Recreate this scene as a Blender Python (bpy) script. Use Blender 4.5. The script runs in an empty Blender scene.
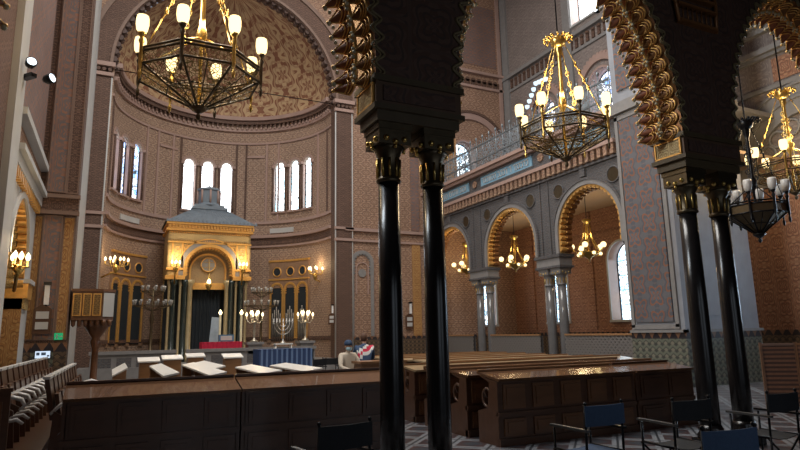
import bpy, bmesh, math, random
from math import pi, sin, cos, sqrt, atan2, radians as R
from mathutils import Vector, Matrix
random.seed(5)
S = bpy.context.scene
COL = S.collection

# ------------------------------------------------------------------ materials
class NB:
    def __init__(s, name):
        s.m = bpy.data.materials.new(name); s.m.use_nodes = True
        s.nt = s.m.node_tree; s.nt.nodes.clear()
        s.out = s.n('ShaderNodeOutputMaterial')
    def n(s, t, **k):
        o = s.nt.nodes.new(t)
        for a, b in k.items(): setattr(o, a, b)
        return o
    def l(s, a, b): s.nt.links.new(a, b)
    def put(s, sock, v):
        if hasattr(v, 'links') or hasattr(v, 'is_output'): s.l(v, sock)
        else: sock.default_value = v
    def M(s, op, a, b=None, c=None):
        o = s.n('ShaderNodeMath', operation=op)
        s.put(o.inputs[0], a)
        if b is not None: s.put(o.inputs[1], b)
        if c is not None: s.put(o.inputs[2], c)
        return o.outputs[0]
    def mix(s, f, a, b):
        o = s.n('ShaderNodeMix', data_type='RGBA')
        s.put(o.inputs[0], f)
        for i, v in ((6, a), (7, b)):
            s.put(o.inputs[i], v if not isinstance(v, tuple) else (*v[:3], 1))
        return o.outputs[2]
    def noise(s, vec, sc, det=3):
        o = s.n('ShaderNodeTexNoise'); o.inputs['Scale'].default_value = sc; o.inputs['Detail'].default_value = det
        if vec is not None: s.l(vec, o.inputs['Vector'])
        return o.outputs[0]
    def pos(s): return s.n('ShaderNodeTexCoord').outputs['Object']
    def xyz(s):
        o = s.n('ShaderNodeSeparateXYZ'); s.l(s.pos(), o.inputs[0]); return o.outputs
    def bsdf(s, col, rough=.6, metal=0., spec=.4, bump=None, bs=.3, coat=0.):
        b = s.n('ShaderNodeBsdfPrincipled')
        s.put(b.inputs['Base Color'], col if not isinstance(col, tuple) else (*col[:3], 1))
        s.put(b.inputs['Roughness'], rough); b.inputs['Metallic'].default_value = metal
        b.inputs['Specular IOR Level'].default_value = spec
        b.inputs['Coat Weight'].default_value = coat
        if bump is not None:
            k = s.n('ShaderNodeBump'); k.inputs['Strength'].default_value = bs; k.inputs['Distance'].default_value = .02
            s.l(bump, k.inputs['Height']); s.l(k.outputs[0], b.inputs['Normal'])
        s.l(b.outputs[0], s.out.inputs[0]); return b

def plain(name, col, rough=.55, metal=0., spec=.4, var=.25, sc=6., coat=0.):
    b = NB(name); n = b.noise(b.pos(), sc, 4)
    c = b.mix(n, tuple(x*(1-var) for x in col), tuple(min(1, x*(1+var)) for x in col))
    b.bsdf(c, rough, metal, spec, n, .15, coat); return b.m

def pat(name, A, B, C, su, sv, polar=False, rough=.7, k=22., border=True, var=.25, metal=0.):
    b = NB(name); x, y, z = b.xyz()
    if polar:
        u = b.M('MULTIPLY', b.M('ARCTAN2', b.M('SUBTRACT', x, 4.4), b.M('SUBTRACT', y, 26.6)), 4.9)
    else: u = b.M('ADD', x, y)
    us = b.M('MULTIPLY', u, su); vs = b.M('MULTIPLY', z, sv)
    row = b.M('MULTIPLY', b.M('MODULO', b.M('FLOOR', b.M('ADD', us, 400)), 2.), .5)
    a = b.M('SUBTRACT', b.M('FRACT', us), .5)
    v = b.M('SUBTRACT', b.M('FRACT', b.M('ADD', vs, row)), .5)
    d = b.M('SQRT', b.M('ADD', b.M('MULTIPLY', a, a), b.M('MULTIPLY', v, v)))
    g = b.M('ARCTAN2', v, a)
    w = b.M('SINE', b.M('ADD', b.M('MULTIPLY', d, k), b.M('MULTIPLY', b.M('COSINE', b.M('MULTIPLY', g, 6.)), 1.5)))
    m1 = b.M('GREATER_THAN', w, .1)
    m2 = b.M('GREATER_THAN', b.M('SINE', b.M('ADD', b.M('MULTIPLY', d, k*1.7), b.M('MULTIPLY', b.M('COSINE', b.M('MULTIPLY', g, 4.)), 2.5))), .55)
    c = b.mix(m1, A, B); c = b.mix(m2, c, C)
    if border:
        e = b.M('GREATER_THAN', b.M('MAXIMUM', b.M('ABSOLUTE', a), b.M('ABSOLUTE', v)), .46)
        c = b.mix(b.M('MULTIPLY', e, .6), c, B)
    n = b.noise(b.pos(), 1.3, 5)
    c2 = b.n('ShaderNodeMix', data_type='RGBA', blend_type='MULTIPLY'); c2.inputs[0].default_value = 1
    b.l(c, c2.inputs[6]); b.l(b.mix(n, (1-var,)*3, (1+var,)*3), c2.inputs[7])
    b.bsdf(c2.outputs[2], rough, metal, .35, m1, .04); return b.m

def wood(name, col, rough=.35, sc=1., var=.5, coat=.2):
    b = NB(name)
    mp = b.n('ShaderNodeMapping'); mp.inputs['Scale'].default_value = (1.2*sc, 9*sc, 7*sc); b.l(b.pos(), mp.inputs[0])
    n = b.noise(mp.outputs[0], 1.6, 6); n2 = b.noise(b.pos(), .9, 3)
    c = b.mix(n, tuple(x*(1-var) for x in col), tuple(x*(1+var) for x in col))
    c = b.mix(b.M('MULTIPLY', n2, .5), c, tuple(x*.55 for x in col))
    b.bsdf(c, rough, 0, .5, n, .06, coat); return b.m

def emit(name, col, st):
    b = NB(name); e = b.n('ShaderNodeEmission'); e.inputs[0].default_value = (*col, 1); e.inputs[1].default_value = st
    b.l(e.outputs[0], b.out.inputs[0]); return b.m

def stained(name, A, B, st, su=5., lead=.06):
    b = NB(name); v = b.n('ShaderNodeTexVoronoi'); v.feature = 'DISTANCE_TO_EDGE'; v.inputs['Scale'].default_value = su
    b.l(b.pos(), v.inputs['Vector'])
    v2 = b.n('ShaderNodeTexVoronoi'); v2.inputs['Scale'].default_value = su; b.l(b.pos(), v2.inputs['Vector'])
    sp = b.n('ShaderNodeSeparateColor'); b.l(v2.outputs['Color'], sp.inputs[0])
    c = b.mix(sp.outputs[0], A, B)
    ld = b.M('GREATER_THAN', v.outputs[0], lead)
    c = b.mix(ld, (.03, .04, .05), c)
    e = b.n('ShaderNodeEmission'); b.l(c, e.inputs[0]); e.inputs[1].default_value = st
    b.l(e.outputs[0], b.out.inputs[0]); return b.m

def lace(name, col, sc=14., thr=.10, rough=.35, metal=.9):
    b = NB(name); v = b.n('ShaderNodeTexVoronoi'); v.feature = 'DISTANCE_TO_EDGE'; v.inputs['Scale'].default_value = sc
    b.l(b.pos(), v.inputs['Vector'])
    p = b.bsdf(col, rough, metal)
    t = b.n('ShaderNodeBsdfTransparent'); mx = b.n('ShaderNodeMixShader')
    b.l(b.M('GREATER_THAN', v.outputs[0], thr), mx.inputs[0]); b.l(p.outputs[0], mx.inputs[1]); b.l(t.outputs[0], mx.inputs[2])
    b.l(mx.outputs[0], b.out.inputs[0]); return b.m

def floor_mat():
    b = NB('floor_tiles'); x, y, z = b.xyz()
    p = b.M('MULTIPLY', b.M('ADD', x, y), 1.25); q = b.M('MULTIPLY', b.M('SUBTRACT', x, y), 1.25)
    fa = b.M('ABSOLUTE', b.M('SUBTRACT', b.M('FRACT', p), .5)); fb = b.M('ABSOLUTE', b.M('SUBTRACT', b.M('FRACT', q), .5))
    mx = b.M('MAXIMUM', fa, fb); mn = b.M('ADD', fa, fb)
    c = b.mix(b.M('GREATER_THAN', mx, .36), (.06, .035, .035), (.24, .25, .27))
    c = b.mix(b.M('LESS_THAN', mn, .3), c, (.05, .055, .065))
    c = b.mix(b.M('GREATER_THAN', mx, .47), c, (.04, .045, .05))
    n = b.noise(b.pos(), 2.5, 4)
    c = b.mix(b.M('MULTIPLY', n, .35), c, (.06, .06, .07))
    b.bsdf(c, .28, 0, .5); return b.m

def dado_mat(name, A, B, C):
    b = NB(name); x, y, z = b.xyz(); u = b.M('ADD', x, y)
    p = b.M('FRACT', b.M('MULTIPLY', u, 4.4)); tri = b.M('ABSOLUTE', b.M('SUBTRACT', p, .5))
    zz = b.M('FRACT', b.M('ADD', b.M('MULTIPLY', z, 5.6), tri))
    c = b.mix(b.M('GREATER_THAN', zz, .5), A, B)
    q = b.M('FRACT', b.M('MULTIPLY', z, 5.6))
    c = b.mix(b.M('MULTIPLY', b.M('LESS_THAN', b.M('ADD', b.M('ABSOLUTE', b.M('SUBTRACT', q, .5)), tri), .33), 1.), c, C)
    # pointed frieze along the top edge
    top = b.M('GREATER_THAN', z, 1.28)
    t2 = b.M('ABSOLUTE', b.M('SUBTRACT', b.M('FRACT', b.M('MULTIPLY', u, 3.4)), .5))
    th = b.M('LESS_THAN', b.M('SUBTRACT', z, 1.28), b.M('MULTIPLY', b.M('SUBTRACT', .5, t2), .5))
    c = b.mix(top, c, b.mix(th, (.22, .11, .06), (.03, .025, .03)))
    b.bsdf(c, .35, 0, .4); return b.m

TERRA = pat('terracotta_arabesque', (.265, .150, .098), (.40, .26, .175), (.19, .118, .088), 2.4, 2.4, k=15., border=False)
TERRA2 = pat('deep_terracotta_arabesque', (.28, .13, .080), (.38, .21, .13), (.18, .090, .06), 1.9, 1.4)
APSE = pat('apse_arabesque', (.310, .200, .140), (.43, .30, .215), (.22, .15, .115), 2.2, 2.2, polar=True, k=15., border=False)
DOME = pat('dome_medallions', (.50, .35, .20), (.24, .105, .06), (.40, .25, .145), .62, .62, polar=True, k=20., border=False)
BAND = pat('dark_band', (.10, .055, .040), (.17, .10, .07), (.065, .040, .034), 2.6, 2.6)
PILA = pat('pilaster_floral', (.17, .122, .112), (.27, .135, .09), (.135, .125, .13), 1.9, 1.35)
AMBER = pat('amber_panel', (.36, .18, .065), (.45, .26, .10), (.25, .12, .045), 2.8, 1.6)
BLUEG = pat('slate_arabesque', (.075, .082, .092), (.125, .122, .124), (.10, .070, .058), 2.6, 2.6)
FLORAL = pat('slate_floral_panel', (.095, .10, .115), (.125, .125, .138), (.235, .105, .065), 1.7, 1.4, k=13.)
DIAM = pat('gallery_diamond', (.205, .168, .152), (.265, .22, .20), (.18, .15, .14), 1.3, 1.3)
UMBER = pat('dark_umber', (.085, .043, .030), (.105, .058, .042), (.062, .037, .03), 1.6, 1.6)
OCHRE = pat('gilt_arabesque', (.42, .29, .12), (.56, .41, .19), (.27, .17, .07), 5., 5., k=18., rough=.45)
PALE = plain('pale_stucco', (.47, .47, .46), .6, var=.12, sc=2)
ROSE = plain('rose_stone', (.37, .25, .21), .6, var=.15, sc=2)
BROWNS = plain('brown_stone_trim', (.20, .13, .10), .6, var=.15)
GREYS = plain('grey_stone', (.23, .22, .215), .5, var=.2)
GILT = plain('gilt', (.74, .41, .12), .38, .45, sc=10)
BRASS = plain('brass', (.62, .42, .13), .28, .95, sc=12)
BRONZE = plain('dark_bronze', (.10, .075, .045), .4, .8, sc=10)
DKGOLD = plain('dark_gilt', (.25, .105, .035), .42, .3, sc=9)
REDL = plain('oxblood_paint', (.27, .085, .035), .5, sc=9)
OLIVE = plain('olive_moulding', (.20, .15, .075), .5, sc=8)
CREAM = plain('cream_leaf', (.50, .44, .29), .5, sc=9)
BLACKM = plain('black_marble', (.012, .010, .010), .24, 0, .5, var=.5, sc=4)
GREYM = plain('grey_marble', (.13, .125, .125), .16, 0, .55, var=.3, sc=3)
DGREEN = plain('dark_green_marble', (.02, .03, .028), .2, 0, .5, var=.5, sc=5)
IVORYM = plain('veined_marble', (.36, .28, .15), .3, 0, .5, var=.3, sc=5)
WALNUT = wood('walnut', (.095, .042, .022), .36)
WALMID = wood('walnut_panel', (.17, .075, .033), .36)
WALGLOSS = wood('glossy_walnut_top', (.15, .075, .04), .20, coat=.6)
PALEOAK = wood('pale_oak_top', (.46, .33, .19), .3)
OAK = wood('oak', (.33, .17, .075), .4)
GLARETOP = plain('desk_top_glare', (.86, .84, .79), .32, 0, .5, var=.06)  # cream colour holds the skylight glare on dark varnished desk tops
WHITEP = plain('white_enamel_and_glare', (.68, .68, .66), .28, 0, .5, var=.08)  # enamel white; also stands for glare on the seat arms
NAVY = plain('navy_canvas', (.038, .070, .135), .8, var=.2, sc=40)
BLACKF = plain('black_canvas', (.010, .011, .014), .75, var=.2, sc=40)
IRON = plain('black_iron', (.012, .012, .014), .35, .6)
STEEL = plain('brushed_steel', (.5, .5, .5), .3, .9)
LITARM = plain('lit_iron_arm', (.10, .10, .10), .4, .5)  # lighter copy of the chair iron, light on one armrest painted in
RED = plain('crimson_cloth', (.55, .02, .06), .7)
def stripe(name, A, B, su):
    b = NB(name); x, y, z = b.xyz()
    c = b.mix(b.M('GREATER_THAN', b.M('SINE', b.M('MULTIPLY', x, su)), .35), A, B); b.bsdf(c, .75); return b.m
BLUEC = stripe('striped_blue_cloth', (.025, .05, .13), (.12, .19, .34), 34.)
DRAPE = plain('arch_shade', (.018, .024, .030), .8)
CUPL = emit('blue_white_cup', (.70, .88, 1.), 1.)
CUPG = plain('clear_glass_cup', (.30, .29, .27), .15, 0, .5)
LAMPG = emit('lit_glass', (1., .74, .34), 1.9)
FLAME = emit('lit_candle_bulb', (1., .78, .42), 4.)
GLASSOFF = plain('frosted_glass', (.55, .54, .52), .3, 0, .5, var=.06)
SPOTL = emit('spot_lamp_glass', (.75, .9, 1.), 2.5)
SLATE = plain('slate_roof', (.21, .25, .29), .4, .2)
FLOOR = floor_mat()
DADO = dado_mat('dado_tiles', (.14, .15, .115), (.055, .055, .05), (.20, .185, .14))
DADOD = dado_mat('dark_dado_tiles', (.115, .078, .05), (.045, .034, .028), (.16, .11, .065))
GLASSW = stained('window_glass', (.80, .90, 1.), (1., 1., 1.), 5.5, 14., .03)
GLASSR = stained('pale_blue_glass', (.45, .80, .95), (1., 1., 1.), 4., 4., .04)
GLASSB = stained('leaded_glass', (.30, .55, .80), (.95, 1., 1.), 2.6, 5., .05)
GLASSC = stained('coloured_glass', (.16, .33, .75), (1., .96, .90), 2.6, 4.5, .05)
LACE_B = lace('bronze_filigree', (.20, .145, .06), 17., .085)
LACE_G = lace('gilt_filigree', (.60, .40, .13), 17., .10)
LACE_R = lace('silver_lattice', (.33, .38, .42), 9., .085, .4, .5)
def grille(name, col, su):
    b = NB(name); x, y, z = b.xyz()
    p = b.M('ABSOLUTE', b.M('SUBTRACT', b.M('FRACT', b.M('MULTIPLY', b.M('ADD', b.M('ADD', x, y), z), su)), .5))
    q = b.M('ABSOLUTE', b.M('SUBTRACT', b.M('FRACT', b.M('MULTIPLY', b.M('SUBTRACT', b.M('ADD', x, y), z), su)), .5))
    hole = b.M('MULTIPLY', b.M('LESS_THAN', p, .3), b.M('LESS_THAN', q, .3))
    d = b.bsdf(col, .6); t = b.n('ShaderNodeBsdfTransparent'); mx = b.n('ShaderNodeMixShader')
    b.l(hole, mx.inputs[0]); b.l(d.outputs[0], mx.inputs[1]); b.l(t.outputs[0], mx.inputs[2]); b.l(mx.outputs[0], b.out.inputs[0])
    return b.m
GRILLE = grille('pierced_wood_screen', (.19, .172, .16), 6.)
def slats(name, A, B):
    b = NB(name); x, y, z = b.xyz()
    c = b.mix(b.M('GREATER_THAN', b.M('SINE', b.M('MULTIPLY', z, 75.)), 0.), A, B)
    c = b.mix(b.M('MULTIPLY', b.noise(b.pos(), 14.), .6), c, B); b.bsdf(c, .5); return b.m
RGRILLE = slats('brown_reed_slats', (.24, .105, .055), (.07, .032, .02))

# ------------------------------------------------------------------ mesh builder
class MB:
    def __init__(s): s.v = []; s.f = []; s.m = []; s.s = []
    def add(s, vs, fs, mat=0, smooth=False):
        o = len(s.v); s.v += [tuple(p) for p in vs]
        for f in fs: s.f.append([i+o for i in f]); s.m.append(mat); s.s.append(smooth)
    def box(s, c, d, mat=0, rz=0., rx=0., ry=0.):
        x, y, z = d[0]/2, d[1]/2, d[2]/2
        P = [Vector(p) for p in ((-x,-y,-z),(x,-y,-z),(x,y,-z),(-x,y,-z),(-x,-y,z),(x,-y,z),(x,y,z),(-x,y,z))]
        if rz or rx or ry:
            M = Matrix.Rotation(rz, 3, 'Z') @ Matrix.Rotation(ry, 3, 'Y') @ Matrix.Rotation(rx, 3, 'X'); P = [M @ p for p in P]
        c = Vector(c); s.add([p+c for p in P], [(0,3,2,1),(4,5,6,7),(0,1,5,4),(1,2,6,5),(2,3,7,6),(3,0,4,7)], mat)
    def box2(s, a, b, mat=0):
        s.box([(a[i]+b[i])/2 for i in range(3)], [abs(b[i]-a[i]) for i in range(3)], mat)
    def prism(s, pts, vec, mat=0, smooth=False):
        n = len(pts); vec = Vector(vec); A = [Vector(p) for p in pts]
        s.add(A+[p+vec for p in A], [tuple(range(n))[::-1], tuple(range(n, 2*n))], mat)
        s.add(A+[p+vec for p in A], [(i, (i+1) % n, n+(i+1) % n, n+i) for i in range(n)], mat, smooth)
    def tube(s, path, r, n=6, mat=0, closed=False):
        P = [Vector(p) for p in path]; k = len(P); vs = []
        prev = None
        for i in range(k):
            if closed: t = P[(i+1) % k]-P[i-1]
            else: t = P[min(i+1, k-1)]-P[max(i-1, 0)]
            if t.length < 1e-9: t = Vector((0, 0, 1))
            t.normalize()
            if prev is None:
                a = Vector((0, 0, 1)) if abs(t.z) < .9 else Vector((1, 0, 0)); e = t.cross(a).normalized()
            else:
                e = prev - t*prev.dot(t)
                e = e.normalized() if e.length > 1e-6 else t.orthogonal().normalized()
            prev = e; g = t.cross(e); rr = r[i] if isinstance(r, (list, tuple)) else r
            for j in range(n):
                q = 2*pi*j/n; vs.append(P[i]+(e*cos(q)+g*sin(q))*rr)
        fs = []
        for i in range(k if closed else k-1):
            for j in range(n):
                a = i*n+j; b = i*n+(j+1) % n; i2 = (i+1) % k
                fs.append((a, b, i2*n+(j+1) % n, i2*n+j))
        s.add(vs, fs, mat, True)
        if not closed:
            s.add(vs[:n], [tuple(range(n))[::-1]], mat); s.add(vs[-n:], [tuple(range(n))], mat)
    def lathe(s, prof, c=(0, 0, 0), n=16, mat=0, smooth=True, ph=0., sx=1., sy=1.):
        vs = [(c[0]+r*sx*cos(2*pi*j/n+ph), c[1]+r*sy*sin(2*pi*j/n+ph), c[2]+z) for r, z in prof for j in range(n)]
        fs = [(i*n+j, i*n+(j+1) % n, (i+1)*n+(j+1) % n, (i+1)*n+j) for i in range(len(prof)-1) for j in range(n)]
        s.add(vs, fs, mat, smooth)
        if prof[0][0] > 1e-4: s.add(vs[:n], [tuple(range(n))[::-1]], mat)
        if prof[-1][0] > 1e-4: s.add(vs[-n:], [tuple(range(n))], mat)
    def ball(s, c, r, mat=0, n=8, sz=1.):
        s.lathe([(max(1e-5, r*sin(pi*i/6)), -r*sz*cos(pi*i/6)) for i in range(7)], c, n, mat)
    def build(s, name, mats, parent=None, loc=None, rz=0.):
        me = bpy.data.meshes.new(name); me.from_pydata(s.v, [], s.f)
        if not isinstance(mats, (list, tuple)): mats = [mats]
        for m in mats: me.materials.append(m)
        me.polygons.foreach_set('material_index', s.m); me.polygons.foreach_set('use_smooth', s.s)
        bm = bmesh.new(); bm.from_mesh(me); bmesh.ops.remove_doubles(bm, verts=bm.verts, dist=1e-5)
        bmesh.ops.recalc_face_normals(bm, faces=bm.faces); bm.to_mesh(me); bm.free(); me.update()
        o = bpy.data.objects.new(name, me); COL.objects.link(o)
        if parent: o.parent = parent
        if loc: o.location = loc
        if rz: o.rotation_euler.z = rz
        return o

def thing(name, label, cat, loc=(0, 0, 0), rz=0., group=None):
    o = bpy.data.objects.new(name, None); COL.objects.link(o); o.location = loc; o.rotation_euler.z = rz
    o.empty_display_size = .2
    o['label'] = label; o['category'] = cat; o['kind'] = 'thing'
    if group: o['group'] = group
    return o
def tag(o, label, cat, group=None):
    o['label'] = label; o['category'] = cat; o['kind'] = 'thing'
    if group: o['group'] = group
    return o
def struct(mb, name, mats, parent=None):
    o = mb.build(name, mats, parent)
    if parent is None: o['kind'] = 'structure'
    return o
KIDS = {}
def kids(o): return [c for c in COL.objects if c.parent == o]
def dup(root, loc, rz=None, label=None, group=None, sc=None):
    def cp(o, p):
        c = o.copy(); COL.objects.link(c); c.parent = p
        for k in kids(o): cp(k, c)
        return c
    r = cp(root, None); r.location = loc
    if rz is not None: r.rotation_euler.z = rz
    if label: r['label'] = label
    if group: r['group'] = group
    if sc: r.scale = (sc,)*3
    return r
TR = [0]
def trim_name():
    TR[0] += 1; return 'trim_%d' % TR[0]
WN = [0]

# ------------------------------------------------------------------ wall mapping: (u, z, t) with t going INTO the wall
def FRONT(u, z, t): return (u, 5.35+t, z)
def RARC(u, z, t): return (14.2+t, u, z)
def OUTER(u, z, t): return (19.5+t, u, z)
def LEFT(u, z, t): return (-1.9-t, u, z)
def FAR(u, z, t): return (u, 26.+t, z)
def APS(u, z, t):
    a = u/4.9; r = 4.9+t
    return (4.4+r*sin(a), 26.6+r*cos(a), z)

def arch_pts(a, b, spring, n=18, point=0.):
    c = (a+b)/2; r = (b-a)/2; P = []
    for i in range(n+1):
        q = pi*(1-i/n); P.append((c+r*cos(q), spring+r*sin(q)*(1+point*sin(q))))
    return P
def wallmesh(mb, mp, u0, u1, z0, z1, ops, th, du=99., mat=0, rev=0, back=False, n=18, point=0.):
    ts = (0, th) if back else (0,)
    def quad(a, b, za, zb, za2=None, zb2=None):
        za2 = za if za2 is None else za2; zb2 = zb if zb2 is None else zb2
        for t in ts: mb.add([mp(a, za, t), mp(b, za2, t), mp(b, zb2, t), mp(a, zb, t)], [(0, 1, 2, 3)], mat)
    def strip(a, b, za, zb):
        if b-a < 1e-6 or zb-za < 1e-6: return
        k = max(1, math.ceil((b-a)/du))
        for i in range(k): quad(a+(b-a)*i/k, a+(b-a)*(i+1)/k, za, zb)
    cur = u0
    for (a, b, sill, spring) in sorted(ops):
        strip(cur, a, z0, z1); cur = b
        if sill > z0: strip(a, b, z0, sill); mb.add([mp(a, sill, 0), mp(b, sill, 0), mp(b, sill, th), mp(a, sill, th)], [(0, 1, 2, 3)], rev)
        P = arch_pts(a, b, spring, n, point)
        for (ua, za), (ub, zb) in zip(P, P[1:]):
            quad(ua, ub, za, z1, zb, z1)
            mb.add([mp(ua, za, 0), mp(ub, zb, 0), mp(ub, zb, th), mp(ua, za, th)], [(0, 1, 2, 3)], rev, True)
        for u in (a, b): mb.add([mp(u, sill, 0), mp(u, spring, 0), mp(u, spring, th), mp(u, sill, th)], [(0, 1, 2, 3)], rev)
    strip(cur, u1, z0, z1)
def bar(mb, mp, u0, u1, z0, z1, t0, t1, mat=0, du=99.):
    k = max(1, math.ceil(abs(u1-u0)/du))
    for i in range(k):
        a = u0+(u1-u0)*i/k; b = u0+(u1-u0)*(i+1)/k
        V = [mp(u, z, t) for t in (t0, t1) for z in (z0, z1) for u in (a, b)]
        mb.add(V, [(0, 1, 3, 2), (4, 5, 7, 6), (0, 1, 5, 4), (2, 3, 7, 6), (0, 2, 6, 4), (1, 3, 7, 5)], mat)
def ring(mb, mp, a, b, spring, w, t0, t1, mat=0, n=20, foot=None, w0=0.):
    """archivolt band from radius+w0 to radius+w, optionally with straight legs to z=foot"""
    P = arch_pts(a-w0, b+w0, spring, n); Q = arch_pts(a-w, b+w, spring, n)
    if foot is not None:
        P = [(a-w0, foot)]+P+[(b+w0, foot)]; Q = [(a-w, foot)]+Q+[(b+w, foot)]
    for (p, p2, q, q2) in zip(P, P[1:], Q, Q[1:]):
        V = [mp(*p, t0), mp(*p2, t0), mp(*q2, t0), mp(*q, t0), mp(*p, t1), mp(*p2, t1), mp(*q2, t1), mp(*q, t1)]
        mb.add(V, [(0, 1, 2, 3), (0, 1, 5, 4), (2, 3, 7, 6)], mat)
def disc(mb, mp, u, z, r, t0, t1, mat=0, n=12):
    A = [mp(u+r*cos(2*pi*i/n), z+r*sin(2*pi*i/n), t0) for i in range(n)]
    B = [mp(u+r*cos(2*pi*i/n), z+r*sin(2*pi*i/n), t1) for i in range(n)]
    mb.add(A+B, [tuple(range(n)), tuple(range(n, 2*n))]+[(i, (i+1) % n, n+(i+1) % n, n+i) for i in range(n)], mat)
def torus(mb, mp, u, z, r, t, tr, mat=0, n=16):
    mb.tube([mp(u+r*cos(2*pi*i/n), z+r*sin(2*pi*i/n), t) for i in range(n)], tr, 5, mat, True)
def path_uz(a, b, foot, spring, step, point=0.):
    """points (u,z,nu,nz,su,sz) along an arch outline, n inward, s tangent"""
    P = [Vector((a, foot, 0))]+[Vector((u, z, 0)) for u, z in arch_pts(a, b, spring, 64, point)]+[Vector((b, foot, 0))]
    D = [0.]
    for p, q in zip(P, P[1:]): D.append(D[-1]+(q-p).length)
    L = D[-1]; k = round(L/step); out = []; j = 0
    for i in range(k+1):
        d = L*i/k
        while j < len(P)-2 and (D[j+1] < d or D[j+1]-D[j] < 1e-7): j += 1
        t = (P[j+1]-P[j]).normalized(); p = P[j]+t*(d-D[j])
        out.append((p.x, p.y, t.y, -t.x, t.x, t.y))
    return out
def scallops(mb, mp, a, b, foot, spring, step, r, t0, t1, mats=(0, 1)):
    for i, (u, z, nu, nz, su, sz) in enumerate(path_uz(a, b, foot, spring, step)):
        for rr, ta, tb, m in ((r, t0, t0+(t1-t0)*.45, mats[0]), (r*1.25, t0+(t1-t0)*.5, t1, mats[1])):
            A = []
            for j in range(9):
                q = -pi/2+pi*j/8; x = rr*cos(q)*1.2; y = rr*sin(q)
                A.append((u+nu*x+su*y, z+nz*x+sz*y))
            n = len(A)
            mb.add([mp(*p, ta) for p in A]+[mp(*p, tb) for p in A], [tuple(range(n)), tuple(range(n, 2*n))]+[(i2, (i2+1) % n, n+(i2+1) % n, n+i2) for i2 in range(n)], m)
        q = (u+nu*r*1.45, z+nz*r*1.45)
        mb.ball(mp(*q, (t0+t1)/2), r*.3, mats[0], 6)

# ================================================================== SETTING
ZT = 22.
BACKL = .75
f = MB(); f.box2((-7, -2.6, -.2), (24, 34, 0)); struct(f, 'floor', FLOOR)
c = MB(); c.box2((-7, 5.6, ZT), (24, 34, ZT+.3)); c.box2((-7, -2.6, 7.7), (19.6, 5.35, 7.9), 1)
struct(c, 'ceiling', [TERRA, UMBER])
def BACK(u, z, t): return (u, -2.5-t, z)
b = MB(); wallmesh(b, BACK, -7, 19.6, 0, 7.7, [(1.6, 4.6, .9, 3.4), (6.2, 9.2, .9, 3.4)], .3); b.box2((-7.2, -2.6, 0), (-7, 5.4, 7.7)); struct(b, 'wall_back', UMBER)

# ---- front arcade
PIERS = [(-2.4, -1.3), (2.36, 3.40), (7.03, 8.23), (11.8, 12.95)]
SPR = 4.27+.3; PT = .40
w = MB()
ops = [(PIERS[i][1], PIERS[i+1][0], 4.27, SPR) for i in range(3)]
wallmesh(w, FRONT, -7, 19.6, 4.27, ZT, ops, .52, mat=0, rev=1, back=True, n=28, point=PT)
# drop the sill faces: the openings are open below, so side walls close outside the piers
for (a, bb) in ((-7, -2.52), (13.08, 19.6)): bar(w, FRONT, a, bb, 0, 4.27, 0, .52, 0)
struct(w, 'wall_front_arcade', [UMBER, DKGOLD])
for i, (a, bb) in enumerate(PIERS):
    t = MB()
    bar(t, FRONT, a, bb, 3.97, 4.22, .0, .52, 0)
    bar(t, FRONT, a-.03, bb+.03, 4.22, 4.29, -.03, .55, 1); bar(t, FRONT, a-.03, bb+.03, 3.91, 3.97, -.03, .55, 1)
    bar(t, FRONT, a+.02, bb-.02, 3.80, 3.91, .02, .50, 1)
    for u, sg in ((a, -1), (bb, 1)):      # gilt side panel
        t.box((u+sg*.008, 5.61, 4.095), (.02, .38, .19), 2); 
        for dz in (-.11, .11): t.box((u+sg*.012, 5.61, 4.095+dz), (.03, .44, .02), 3)
        for dy in (-.21, .21): t.box((u+sg*.012, 5.61+dy, 4.095), (.03, .02, .22), 3)
    t.box(((a+bb)/2, 5.345, 4.095), (bb-a-.16, .02, .17), 4)
    struct(t, trim_name(), [plain('dark_impost', (.11, .06, .035), .5), plain('dark_moulding', (.085, .060, .032), .45), OCHRE, GILT, UMBER])

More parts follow.
